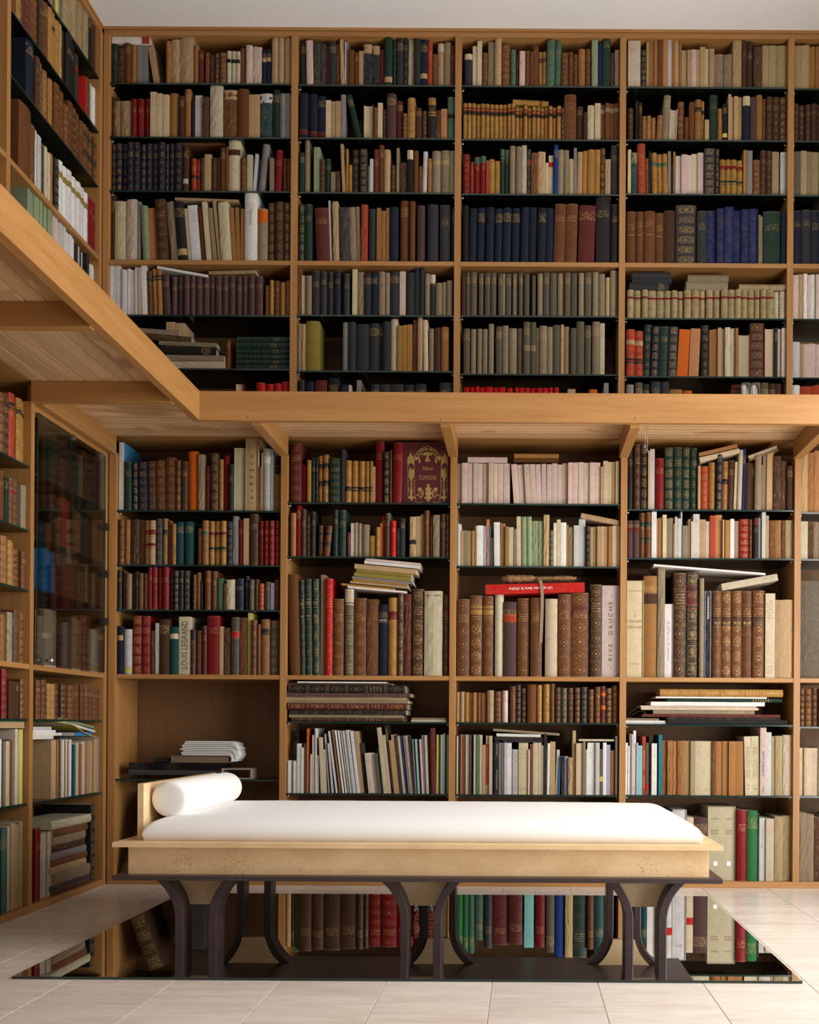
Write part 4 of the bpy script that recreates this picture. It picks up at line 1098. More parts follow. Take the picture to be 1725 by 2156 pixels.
row('lower', 1, 4, (230, 1180, cl), 1031, """78-129:600 nc@u76,132-207:625 yc@Y10,212-293:503 rL,296-370:506 rL,373-417:638 bl,419-459:570 yP,461-552:538 dc,556-632:605 Jc@v80,635-738:512 vp#legrand,741-785:630 dl@k90,787-841:638 bl@m70,846-886:595 mH,891-1001:505 rH,1003-1032:600 up,1036-1096:612 dP,
1105-1180:515 qH@R69,1183-1252:518 bP,1256-1290:475 Yp,1293-1343:545 bL,1346-1377:583 bl,1379-1456:535 tl@k77,1459-1541:545 qL""", zfix=Z_LS)

row('lower', 2, 1, (580, 900, cl), 689, """135-236:142 mL,239-286:338 rc,289-322:297 oc,326-361:275 gL,363-389:275 kL,391-429:257 tL@k77k41,431-486:250 tL@k77k41,492-592:285 gL,598-633:203 Kc,636-691:305 oH@k33,694-755:305 oH@k33,757-812:308 oH@k33,814-857:308 oH@k33,859-884:308 oH@k33,885-906:355 up,
908-992:122 rH/8,984-1034:228 kL,1036-1060:212 dl,1062-1160:138 rH/10""")
row('lower', 2, 2, (580, 900, cl), 1177, """138-190:780 tH,193-231:710 rc,233-280:745 dH,282-320:800 dL,322-365:768 kL,390-432:888 bl@k72k40,434-518:893 bl/26@k72k40,522-570:750 gH,573-640:752 gH,648-680:955 ml,684-728:867 wp,730-746:865 up,748-781:870 xl,784-850:880 xc,852-908:982 oc,911-949:905 oL,951-968:865 op,
970-998:800 Rc,1000-1045:780 qH,1048-1097:852 RH,1100-1131:918 kl,1133-1176:830 Kc,1220-1277:810 uP@n38,1279-1318:803 up,1320-1350:785 up,1352-1396:757 bH,1403-1428:812 bl,1432-1492:795 xP,1495-1548:788 dH,1550-1583:788 dL""")
row('lower', 2, 3, (580, 1160, cl), 1124, """108-230:212 bc/-28,192-276:265 gL/-16#art1,262-338:255 gL/-14#art2,330-405:255 gL/-12#art3,408-450:215 xp,453-520:253 RL,523-620:436 bL,630-710:343 qL@c93,713-828:430 bL,833-934:440 bP,936-1026:487 nc#navy,1029-1108:427 oL@r77,1111-1165:390 dL,1169-1233:390 mP,
1241-1349:345 dL,1354-1518:365 vP#gesner,1526-1580:405 dL@m80""", zfix=Z_LS)
row('lower', 2, 5, (580, 1420, cl), 1081, """=95|109|122|135|149:782 wp,150-165:785 sp,166-185:785 wp,186-199:785 wp,201-240:628 wp,241-268:665 wp,269-297:628 ep,299-318:492 Op,319-332:765 ep,334-350:725 yp,351-369:550 pp,370-380:490 wp,382-394:492 wp,396-414:735 wp,
416-470:570 vp/-22,450-492:682 vp/-18,470-520:540 wp/-40,500-560:625 yp/-42,508-600:515 wp/-74,545-640:505 up/-76,575-662:510 wp/-76,600-690:512 wp/-76,625-720:515 wp/-76,650-748:510 wp/-76,680-782:505 yp/-72,722-820:515 wp/-68,748-860:515 up/-62,780-882:622 kp/-58,805-905:710 pp/-45,
832-912:712 wp/-46,850-932:715 qp/-50,862-950:668 Tp/-66,846-988:483 cp/-104,882-1012:552 vp/-96,908-1034:460 kp/-98#mapbook,958-1060:598 up/-76,988-1084:548 up/-74,1026-1112:545 xp/-70,1052-1142:553 Kp/-70,1086-1172:560 cp/-66,1116-1192:558 Np/-62,1136-1212:556 fp/-58,1160-1232:556 lp/-54,
1182-1266:555 cp/-56,1212-1280:558 np/-50,1242-1292:588 ep/-36,1266-1310:602 bp/-34,1282-1332:588 ap/-32,1302-1352:598 Rp/-30,1326-1370:588 pp/-28,1346-1397:552 lp/-24,1372-1416:552 vp/-22,1397-1442:535 mp/-18,1414-1470:487 mp/-14,1446-1470:548 Yp,1471-1486:548 np,1488-1511:548 vp,1513-1534:537 ap,1536-1552:548 np,1554-1572:548 vp""")

row('lower', 3, 1, (940, 900, cl), 698, """=97|144|199|245|290|335|385|432|470|522|581:325 pp,588-668:333 pp/-26,646-720:333 pp/-24,702-772:333 pp/-22,753-822:333 pp/-18,802-868:333 pp/-14,860-912:330 pp/-6,914-958:333 pp,960-1010:325 pp,1013-1055:333 pp,1057-1103:322 pp,1106-1147:322 pp,1150-1197:322 pp,1200-1246:320 pp,1249-1298:320 pp,1301-1349:320 pp,
1351-1398:320 pp,1401-1422:360 up,1425-1465:307 cp,1468-1505:310 cp,1508-1537:310 up,1539-1570:307 cp""")
row('lower', 3, 2, (940, 900, cl), 1265, """95-107:855 sp,109-135:878 wp,137-155:940 up,157-190:935 xp,192-235:940 up,237-258:940 up,260-275:898 tp,277-335:893 wp,337-362:895 lp,364-391:835 DP,393-407:895 Bp,409-430:995 xp,432-493:862 wp/-6,494-503:870 xp,505-536:870 Dp,538-566:900 op,568-612:905 vp,614-640:920 xp,
600-682:805 cp/-44,646-735:808 sc/-34,706-780:808 sc/-24,764-838:842 sP/-12,830-884:845 sP/-8,886-938:792 uP,940-974:937 qL,976-1004:868 wp,1006-1040:838 cp,1042-1092:865 wp,1094-1114:885 tp,1116-1156:905 xP,1160-1205:892 yp,1207-1266:832 yp,1269-1308:900 kL,1311-1340:902 up,1343-1371:900 up,1374-1404:900 up,1406-1438:900 up,1441-1473:900 up,
1476-1511:900 tp,1514-1548:893 cp,1550-1580:893 cp""")
row('lower', 3, 3, (940, 1190, cl), 1009, """97-210:310 bL,216-325:277 bL@o82,332-426:280 bL@o82,441-518:267 vc,521-636:335 fc@z78,645-755:300 bL,764-868:300 bL,898-1008:305 vc,1012-1128:262 bL,1130-1298:250 bL@m80,1307-1412:177 dL,1415-1570:185 pS#gauche""", zfix=Z_LS)
row('lower', 3, 4, (940, 1420, cl), 439, """90-125:160 uc,129-166:158 uc,169-205:163 oc,207-238:170 uc,241-274:165 oc,276-312:165 bl,315-362:168 tc,370-431:145 hl,437-500:155 bL,507-560:148 pL,578-630:108 bl,633-678:95 kL,682-732:125 dL,736-815:95 bc,821-868:98 oL,880-939:90 oL,943-984:85 bl,987-1040:120 dL@m72,1046-1095:125 qL,1101-1155:123 dL@m72,1165-1216:120 dL,
1223-1283:115 KL,1290-1340:137 bL,1348-1397:115 bL,1401-1445:108 mH@O80O42,1449-1503:125 dL,1508-1562:102 bL""")
row('lower', 3, 5, (940, 1420, cl), 1092, """80-91:550 np,93-107:558 vp,109-127:548 kp,129-142:548 Dp,144-156:548 vp,158-174:548 zp,176-190:548 vp,192-209:550 ap,211-229:550 mp,231-247:548 Np,249-264:548 vp,266-284:550 Gp,286-300:548 vp,302-325:550 vp,327-355:640 up,358-387:558 cp#martayan,389-417:558 vp,419-437:620 kp,439-478:600 np#literes,480-504:620 vp,506-524:622 lp,526-548:620 yp,550-592:622 wp,
594-602:680 yp,604-655:682 yp#oberle,657-743:622 cp,745-757:682 wp,759-786:632 bp,788-831:620 vp,833-864:620 vp,866-884:645 vp,886-914:540 kp,915-952:625 wp/14,942-968:610 up,970-990:612 up,992-1030:685 yp/12,1014-1042:745 Bp/12,1044-1084:745 kp/10,1070-1120:745 lp/12,1108-1144:755 uP,1146-1176:510 uP,1178-1198:625 cp,1200-1238:625 cp,1240-1264:610 xp,1266-1280:682 yp,
1282-1354:620 wp,1356-1392:620 yp,1395-1421:680 qp@Y35,1423-1455:620 wp,1458-1490:640 lp,1492-1529:690 tp,1535-1555:558 ep""")

row('lower', 4, 1, (1300, 900, c4), 708, """88-138:170 kH,142-198:150 dL,202-265:145 kL,267-283:205 up,285-326:180 yp,330-410:262 rH,412-487:172 gL,490-562:172 gL,567-630:172 gL,635-698:175 gL,700-722:330 up,725-795:330 zL,797-854:300 oH,850-914:237 nL/8,900-960:293 tL/6@k58,950-1020:280 dL/8,1004-1052:295 cp/12,1030-1096:195 vc/20,1074-1124:185 ic/20,1108-1180:305 dc/16,
1160-1206:305 dc/14,1186-1274:245 xc/28,1246-1288:320 xp/22,1262-1326:235 xp/26,1290-1396:190 up/40,1360-1420:250 dP,1422-1475:280 dP,1477-1533:330 dc""")
row('lower', 4, 2, (1300, 900, c4), 1122, """85-133:798 fc@m76,136-188:798 fc@m76,191-238:730 bH@g74g40,241-293:727 bH@g74g40,296-338:722 wp,340-350:780 up,352-380:775 tp,390-424:747 cp,426-442:780 xp,444-478:775 xp,480-493:825 xp,495-515:765 pp,517-546:780 yp,548-560:722 yp,562-608:840 xp,610-631:785 xp,633-652:805 cp,654-708:740 yp,710-763:785 up,765-796:800 pp,798-846:752 zp,848-903:745 Dp,905-920:790 up,
928-967:795 op,969-1003:785 wp,1005-1045:797 xp,1049-1136:782 rL,1139-1165:785 bL,1169-1210:778 kH@m92,1212-1230:775 ep,1232-1240:780 xp,1242-1275:728 yp,1277-1302:755 up,1305-1356:795 bP,1360-1416:790 tP,1419-1445:792 bP,1448-1513:793 hP""")
row('lower', 4, 3, (1300, 1170, c4), 1038, """83-225:215 cS#cardinal,228-343:172 tc@d78#botrel,345-417:97 xP/10,409-482:412 wS#safran,484-588:147 dL,591-702:137 kL@m82m70,704-742:197 xc,744-818:295 np#baj,820-895:300 bL@d65#v1,897-983:302 bL@d65#v2,985-1070:300 bL@d65#v3,1074-1160:302 bL@d65#v4,1163-1266:300 bL@d65#v5,1269-1352:325 vp,1354-1505:380 uP""", zfix=Z_LS)
row('lower', 4, 5, (1300, 1420, c4), 1034, """72-91:585 wp,93-107:612 wp,109-121:508 yp,123-136:512 yp,138-160:480 wp,162-179:585 lp,181-216:608 ap,218-247:530 zp#martayan2,249-271:585 qp@R15,273-291:532 kp,293-304:590 yp,306-324:590 wp,326-341:590 wp,343-354:645 np,356-387:517 Tp,389-428:565 tP,430-446:566 tP,448-474:565 tP,476-516:570 tP,518-588:567 tP,590-627:570 hp,629-666:570 hp,669-746:570 vp,748-812:572 vp,814-848:573 bP,
851-903:573 tp,905-956:572 tp,958-1014:572 tp,1016-1048:573 tp,1050-1088:572 tp,1090-1160:530 vp/-14#man1,1154-1228:528 vp/-8#man2,1230-1282:455 pp#peintre,1284-1330:495 yp,1332-1358:530 hp,1361-1424:525 hP,1427-1502:517 vP""")
row('lower', 4, 6, (1300, 1660, c4), 813, """72-118:300 nc,120-166:260 uP,168-212:300 gH,214-260:330 Jc,262-330:210 wS,333-392:230 ec,395-470:200 yc@R60,478-596:185 yS#grey,600-658:250 vp@R50,661-776:250 fc#plum,781-1020:158 vS#bovary,1025-1110:183 rH,1115-1200:190 Gc,1202-1219:215 kp,1222-1274:255 yp#printed,1276-1345:260 vp,1348-1420:240 hP,1425-1494:235 hP""", zfix=0.030)
# lowest shelf of the second and third bay: seen in the floor mirror
def mirror_row(bay, toks):
    Yp = YL + 0.022; its = []
    x0 = DIV[bay - 2] + TH / 2; x1 = DIV[bay - 1] - TH / 2
    for q in toks.split(','):
        q = q.strip()
        if not q: continue
        a, b, y, cs, tg = re.match(r'^(\d+)-(\d+):(\d+) ([^#\s]+)(#\w+)?$', q).groups()
        lab = None
        if '@' in cs: cs, lab = cs.split('@')
        X0 = unroll(int(a), 1990)[0] * Yp / F; X1 = unroll(int(b), 1990)[0] * Yp / F
        top = unroll((int(a) + int(b)) / 2, int(y))[1] * Yp / F - H - 0.012
        its.append([X0, X1 - X0, top - 0.03, 0.0, cs[0], cs[1], '@' + lab if lab else None, tg])
    place_row(its, x0, x1, 0.030, Yp, 'lower', bay, 6, 0.05)
mirror_row(2, """603-612:2005 uc,613-619:2006 mc,620-628:2018 Gp,629-656:2014 dH,657-681:2011 dH,682-716:2013 dH,717-750:2010 dH,751-765:2010 dH,766-776:2008 dH,777-803:2005 rL,804-835:2006 rL,836-868:2006 rL,869-884:1986 kc#h1,885-900:1986 kc#h2,901-916:1986 kc#h3,917-932:1986 kc#h4,933-942:1984 up""")
mirror_row(3, """962-974:2018 Gc,975-986:2021 Gc,987-998:2020 jc,999-1018:1992 jL,1019-1036:2009 KH,1037-1070:2002 mH,1071-1100:2000 mH,1104-1124:2008 ap,1127-1148:2007 rH,1150-1167:2017 qc,1168-1188:2028 Nc,1190-1206:2030 uP,1207-1236:2030 gH,1237-1250:2010 bH,1251-1272:2016 JH,1273-1288:2020 ec""")

# left wall: series run from the far corner towards the viewer
Z1, Z2, Z3 = SHELVES[('upper', 1)][0], SHELVES[('upper', 1)][1], SHELVES[('upper', 1)][2]
Y0U, Y1U = 4.362, YU - 0.036
left_row('left upper', Y0U, Y1U, Z1, 'dc 46 250,kc 44 250,hL 60 250,hL 60 250,hL 62 250,hL 60 250,hL 56 250,xl 40 240,Yp 30 240,Nc 28 240,tL 40 230,dc 40 240,hL 60 240,dL 40 240,tH 40 240,bL 40 240', 1, 0)
left_row('left upper', Y0U, Y1U, Z2, 'wc 40 190,yc 40 190,bP 40 190,Rp 16 190,-- 60 0,kP@r70 40 240,kH 60 250,kH 60 250,dc 40 245,uP 20 250,oc 44 250,oL@k70 44 250,oc 40 250,bc 40 240,dL 40 240,bL 70 240,mL 60 240,bL 40 230,oL 40 220,bL 40 230', 2, 0)
left_row('left upper', Y0U, Y1U, Z3, '=='.replace('==', '') + 'bL@k80k40 28 220,bL@k80k40 28 220,bL@k80k40 28 220,bL@k80k40 28 220,bL@k80k40 28 220,bL 40 220,bL 44 230,dL 40 230,bL 50 235,bL 44 190,bL 50 225,bL 60 225,tL 40 220,oL 30 190,tL 40 215,bL 44 220,dL 40 220,nc 70 260', 3, 0)
left_row('left upper', Y0U, Y1U, Z_US, 'rH 40 250,rH 36 250,wc@A75 50 250,wc@A75 50 250,wc@A75 50 250,wc@A75 50 250,wc@A75 50 250,wc@A75 46 250,wc@A75 46 250,kL 40 240,tP 30 240,vP 30 230,vP 28 240,dP 40 240,yp 36 250,yc 30 250,bP 44 260,bc 110 300', 4, 0)
left_row('left upper', Y0U, Y1U, SHELVES[('upper', 1)][3], 'wp 26 200,wp 26 205,wp 24 200,kp 30 235,kp 22 230,wp 14 225,kp 40 225,yp 16 230,kp 30 220,wp 18 240,wp 24 235,wp 26 240,wp 24 240,wp 18 245,wp 20 245,yp 40 250,pp 22 240,pp 24 245,pp 22 240,pp 20 235,sp 40 240,sp 30 240,sp 26 238,sp 24 240,sp 26 245,sp 24 240,sp 26 242,sp 30 245', 5, 0)
Y0L, Y1L = 4.358, YL - 0.047
ZD1, ZD2, ZD3 = 1.756, 1.506, 1.296
left_row('left lower', Y0L, Y1L, ZD1, 'mc 44 215,mc 40 210,dL 40 220,bL 40 215,bL 50 225,uP 20 190,dL 36 190,gH 34 235,gH 30 235,bL 44 190,dL 40 205,dL 44 200,gL 46 210,gL 46 210,gL 40 200', 1, 2, 0.4)
left_row('left lower', Y0L, Y1L, ZD2, 'bl 46 180,bH 30 185,bH 30 185,dH 40 195,Kc 30 200,Kc 34 200,tL 30 170,tL 30 180,oL 30 185,dL 30 190,zc 44 215,zc 44 215,dL 44 205,dH 40 205,dH 40 200', 2, 2, 0.4)
left_row('left lower', Y0L, Y1L, ZD3, 'bL 50 170,bl 36 170,kc 20 180,bL 44 175,oL 26 175,dL 40 175,bH 28 185,bH 28 180,bL 30 175,bL 44 175,bL 30 175,bl 40 180,dL 44 175,dL 40 170,Bc 34 175,Bc 34 180,Bc 30 180', 3, 2, 0.4)
left_row('left lower', Y0L, Y1L, Z_LS, 'hL 36 190,hL 36 195,xl 44 190,bL 40 215,mL 40 215,hL 60 230,hL 60 230,bL 44 215,bL 44 215,dL 50 210,gl 20 200,vP 110 235,bL 50 240,dL 40 220', 4, 2, 0.4)
Z4, Z5 = 0.771, 0.437
left_row('left lower', Y0L, Y1L, Z4, 'bL 36 150,bL 36 150,bL 36 152,bL 36 152,bL 34 152,bL 40 152,bL 40 152,bl 50 152,bL 44 150,bL 44 150,dL 36 150,dL 40 152,oL 36 150,oL 34 150,bL 36 155,bL 40 160,bL 40 160', 5, 2, 0.8)
left_row('left lower', Y0L, Y1L, Z5, 'lp 12 255,up 14 250,up 30 250,up 22 240,vp 20 235,up 14 238,up 14 238,up 16 235,pp 28 235,yp 22 236,tp 20 230,tp 22 230,vp 26 230,Tp 12 225,kp 14 228,wp 14 245,wp 14 245,wp 14 245,np 8 240,yp 26 240,wp 10 245,Dp 9 245,wp 14 245,vp 14 245,np 10 245,tp 24 245,wp 18 246,up 40 246', 6, 2, 0.8)
left_row('left lower', 3.548, 4.322, 1.77, 'oH@k80 46 245,oH@k80 46 245,zH@k80 46 250,dL 46 235,bL 40 230,bL 40 230,dL 40 230,bL 46 220', 1, 1, 0.8)
left_row('left lower', 3.548, 4.322, 1.516, 'xP 46 170,-- 16 0,bL@r70 34 175,bL@r70 36 180,gc 24 180,bH 50 190,bL 44 200,bL 44 200', 2, 1, 0.8)
left_row('left lower', 3.548, 4.322, 1.28, 'bL 40 145,bL 46 150,oL 34 170,oL 34 172,tL 50 180,KL 40 180,bL 44 180', 3, 1, 0.8)
left_row('left lower', 3.548, 4.322, Z_LS, 'bL 46 205,bl 50 205,Jc 14 190,hH 40 190,tl 50 180,bL 60 190,bL 40 180', 4, 1, 0.8)
left_row('left lower', 3.548, 4.322, Z4, 'bL 24 158,dc 30 145,dc 60 145,-- 40 0,rL 36 185,dL 44 180,dL 44 180,bL 44 180', 5, 1, 0.8)
left_row('left lower', 3.548, 4.322, Z5, 'sp 10 290,Yp 30 290,wp 20 290,pp 24 290,sp 10 250,bp 26 250,cp 30 250,np 24 255,wp 20 250,up 30 240', 6, 1, 0.8)
left_row('left lower', 3.548, 4.322, 0.030, 'hp 30 330,hp 34 330,up 34 330,yp 24 325,jc 60 325,gc 60 320', 7, 1, 0.8)
left_row('left lower', Y0L, Y1L, 0.030, '-- 20 0,kL 46 350,-- 420 0,vP 26 270,vP 30 275,vP 30 275,yP 24 270,rH 30 300,rH 30 300', 7, 2, 0.8)

# shelves that carry only lying things
for bay_, u_, v_ in ((2, 780, 1420 + 430 / cl), (4, 1490, 1420 + 428 / c4), (1, 420, 1640.5)):
    SHELVES.setdefault(('lower', bay_), []).append(at(u_, v_, YL + 0.022)[1])
# ---- glass shelves under the rows
for (case, bay), zs in SHELVES.items():
    Yp = YL if case == 'lower' else YU
    x0 = (DIV[bay - 2] + TH / 2) if bay > 1 else (XL + 0.036 if case == 'lower' else XU + 0.030)
    x1 = DIV[bay - 1] - TH / 2
    root = bc_low if case == 'lower' else bc_up
    for z in zs:
        part(glass_shelf(None, x0 + 0.001, x1 - 0.001, Yp + 0.006, Yp + SHELF_D - 0.004, z), root)
        for xx in (x0, x1):
            sgn = 1 if xx == x0 else -1
            part(lathe('shelf_pin', [(0.0001, 0), (0.004, 0), (0.004, 0.012), (0.0001, 0.012)], M['steel'], None, 10,
                       Matrix.Translation((xx, Yp + 0.03, z - 0.0125)) @ Matrix.Rotation(math.radians(90 * sgn), 4, 'Y')), root)
for z in (Z1, Z2, Z3, SHELVES[('upper', 1)][3]):
    part(glass_shelf(None, XU - SHELF_D + 0.004, XU - 0.006, Y0U, Y1U, z), bl_up)
for z in (ZD1, ZD2, ZD3, Z4, Z5):
    part(glass_shelf(None, XL - SHELF_D + 0.004, XL - 0.006, Y0L, Y1L, z), bl_low)
for z in (1.77, 1.516, 1.28, Z4, Z5):
    part(glass_shelf(None, XL - SHELF_D + 0.004, XL - 0.006, 3.548, 4.322, z), bl_low)

# ================================================================== books and papers that lie flat
def fl(crop, plane, x0, x1, y0, y1, cs, label, tilt=0.0, depth=0.17, yo=0.022, labels=None, name=None, z=None, tagid=None):
    ox, oy, sc = crop; Yp = plane + yo
    X0, Z1 = at(ox + x0 / sc, oy + y0 / sc, Yp); X1, _ = at(ox + x1 / sc, oy + y0 / sc, Yp)
    _, Z0 = at(ox + x0 / sc, oy + y1 / sc, Yp)
    if z is not None: Z0, Z1 = z, z + (Z1 - Z0)
    flat_book(X0, X1, Z0 + 0.0003, Z1 - Z0, Yp, depth, cs, labels, tilt, 0.0, label, tagid, name)
    return Z1
U1a = (200, 40, c1); U1b = (200, 280, c1); U1c = (200, 540, c1); U3a = (950, 40, c2); U4c = (1300, 540, c4)
L2b = (580, 1160, cl); L2c = (580, 1420, cl); L3a = (940, 900, cl); L3b = (940, 1190, cl); L3c = (940, 1420, cl)
L4a = (1300, 900, c4); L4b = (1300, 1170, c4); L4c = (1300, 1420, c4); L1c = (230, 1420, cl)
fl(U1a, YU, 142, 455, 122, 205, 'wp', 'white paper-covered book lying across books at the top left of the gallery', labels='z91')
fl(U1b, YU, 690, 1085, 62, 100, 'bP', 'worn brown book lying flat above the small red volumes', yo=0.05, depth=0.15)
fl(U1b, YU, 660, 1185, 532, 552, 'up', 'brown paper folder lying across leaning books above the oak shelf', tilt=-0.03, yo=0.03)
fl(U1c, YU, 512, 935, 78, 98, 'wp', 'white board sloping down over plum brown volumes', tilt=-0.17, yo=0.01, depth=0.15)
fl(U1c, YU, 940, 1330, 122, 150, 'up', 'brown card folder lying on plum brown volumes', tilt=0.03, yo=0.05)
_st = [(893, 936), (851, 892), (808, 850), (762, 807), (706, 761), (662, 705)]
for k, (a, b) in enumerate(_st):
    fl(U1c, YU, 1172 + (k % 3) * 3, 1610, a, b, 'gH', 'dark green gilt volume lying flat, %s from the bottom of six' % ORD[k + 1], depth=0.18)
_zs6 = SHELVES[('upper', 1)][4]
z = _zs6
for k, (x0, x1, h, cs, tl, nm) in enumerate(((600, 1075, 58, 'vP', 0.0, 'bundle of frayed old pages at the bottom of the slumped pile'), (575, 1072, 50, 'xP', -0.01, 'ragged bundle of pages in the slumped pile, second from bottom'),
        (545, 1005, 62, 'kc', -0.03, 'black portfolio in the slumped pile of old papers'), (530, 1010, 34, 'xP', -0.04, 'grey-brown sheaf above the black portfolio'),
        (380, 800, 44, 'dP', -0.06, 'dark worn book high on the slumped pile'), (300, 700, 40, 'xP', -0.07, 'taupe sheaf on top of the slumped pile'))):
    d = abs(math.sin(tl)) * (x1 - x0) / c1 * YU / F
    fl(U1c, YU, x0, x1, 0, h, cs, nm, tilt=tl, z=z + (d if tl < 0 else 0), depth=0.2, yo=0.012)
    z += h / c1 * YU / F + d * 0.35
z = ZG1
for k, (x0, x1, h, cs, nm) in enumerate(((790, 1045, 50, 'xP', 'bundle of old sheets on the gallery floor, lowest of three'), (770, 1050, 52, 'vP', 'bundle of old sheets on the gallery floor, middle of three'), (775, 1052, 60, 'vP', 'bundle of old sheets on the gallery floor, topmost of three'))):
    z = fl(U1c, YU, x0, x1, 0, h, cs, nm, z=z, yo=0.012, depth=0.2)
fl(U3a, YU, 590, 930, 768, 815, 'oL', 'honey brown gilt book lying on the row of matching volumes', tilt=-0.05, labels='r80')
for k, (x0, x1, a, b, cs, nm) in enumerate(((105, 440, 226, 289, 'Kc', 'charcoal cloth book lying flat, lowest of three on the parchment set'), (130, 465, 183, 225, 'Kc', 'charcoal cloth book lying flat, middle of three on the parchment set'),
        (125, 458, 135, 182, 'Kc', 'charcoal cloth book lying flat, topmost of three on the parchment set'), (590, 945, 216, 289, 'xc', 'taupe cloth book lying flat, lower of two on the parchment set'),
        (603, 952, 158, 215, 'xc', 'taupe cloth book lying flat, upper of two on the parchment set'), (1040, 1440, 238, 290, 'hL', 'gilt parchment volume lying on its own row'))):
    fl(U4c, YU, x0, x1, a, b, cs, nm, depth=0.14)
# leaning stack in the second lower bay
S2 = (590, 1160, 1725 / 310)
for k, (x0, x1, a, b, cs, nm) in enumerate(((790, 1485, 408, 432, 'wp', 'white magazine at the bottom of the leaning stack'), (715, 1340, 378, 402, 'op', 'ochre booklet jutting left from the leaning stack'),
        (820, 1500, 350, 376, 'up', 'kraft book low in the leaning stack'), (850, 1495, 324, 348, 'op', 'ochre paper book in the leaning stack'), (842, 1560, 296, 322, 'ep', 'grey paper book in the leaning stack'),
        (865, 1540, 250, 294, 'Ap', 'dark ochre book in the middle of the leaning stack'), (890, 1540, 206, 248, 'Ap', 'dark ochre book with spotted spine in the leaning stack'),
        (870, 1600, 150, 204, 'up', 'kraft paper book high in the leaning stack'), (985, 1640, 112, 148, 'wp', 'white book near the top of the leaning stack'), (1000, 1645, 84, 110, 'pp', 'pinkish paper book on top of the leaning stack'))):
    fl(S2, YL, x0, x1, a, b, cs, nm, tilt=-0.088, depth=0.16, yo=0.016)
# folios lying under the oak shelf in the second lower bay
_z = SHELVES[('lower', 2)][-1]
for k, (x0, x1, h, cs, nm) in enumerate(((150, 1165, 32, 'dL', 'dark gilt folio at the bottom of the lying folios'), (125, 1155, 28, 'xP', 'torn taupe folio lying second from the bottom'), (125, 1190, 48, 'kP', 'black rubbed folio lying third from the bottom'),
        (115, 1200, 58, 'mL', 'maroon gilt folio in the middle of the lying folios'), (102, 1210, 28, 'xP', 'torn taupe folio above the maroon one'), (100, 1180, 30, 'uP', 'kraft folio in the lying pile'), (95, 1230, 34, 'fP', 'plum brown folio in the upper part of the pile'),
        (120, 1180, 74, 'kL', 'thick black rubbed folio near the top of the pile'), (102, 1060, 16, 'dp', 'thin dark portfolio on the folios'), (200, 1010, 14, 'wp', 'white sheaf on top of the lying folios'))):
    _z = fl(L2c, YL, x0, x1, 0, h, cs, nm, z=_z, depth=0.22, yo=0.012 + 0.004 * (k % 3))
_z = SHELVES[('lower', 2)][-1]
for x0, x1, h, cs, nm in ((1235, 1558, 19, 'vp', 'vellum coloured booklet lying beside the folios, lower of two'), (1240, 1550, 19, 'xp', 'taupe booklet lying beside the folios, upper of two')):
    _z = fl(L2c, YL, x0, x1, 0, h, cs, nm, z=_z)
# third lower bay
fl(L3a, YL, 195, 555, 270, 318, 'pp', 'pinkish beige book lying on its matching row')
fl(L3a, YL, 615, 1022, 282, 318, 'bp', 'brown paper book lying behind, lower of two over pink row', yo=0.06)
fl(L3a, YL, 618, 1022, 240, 278, 'op', 'ochre book with printed edge lying over the pink row', yo=0.06)
fl(L3a, YL, 1218, 1575, 776, 822, 'uP', 'kraft brown book sloping down over paper spines', tilt=-0.19, yo=0.02, depth=0.14)
fl(L3b, YL, 357, 1258, 178, 265, 'Rp', 'bright red box with white upside-down lettering lying on old books', tilt=0.030, depth=0.19, yo=0.004, tagid='#redbox', name='red_box')
fl(L3c, YL, 517, 890, 598, 616, 'np', 'navy catalogue lying flat on the paper spines', depth=0.2)
fl(L3c, YL, 440, 905, 566, 596, 'kp', 'black folder lying flat on the navy catalogue', depth=0.2)
fl(L3c, YL, 456, 858, 536, 562, 'wp', 'white pad lying under the taupe board', depth=0.2, tilt=-0.02)
fl(L3c, YL, 425, 1030, 492, 514, 'xp', 'taupe board on top of the lying papers in third bay', depth=0.2, tilt=-0.065)
fl(L3c, YL, 1205, 1525, 588, 606, 'vp', 'thin pale magazine lying on white spines near the third bay end', depth=0.18)
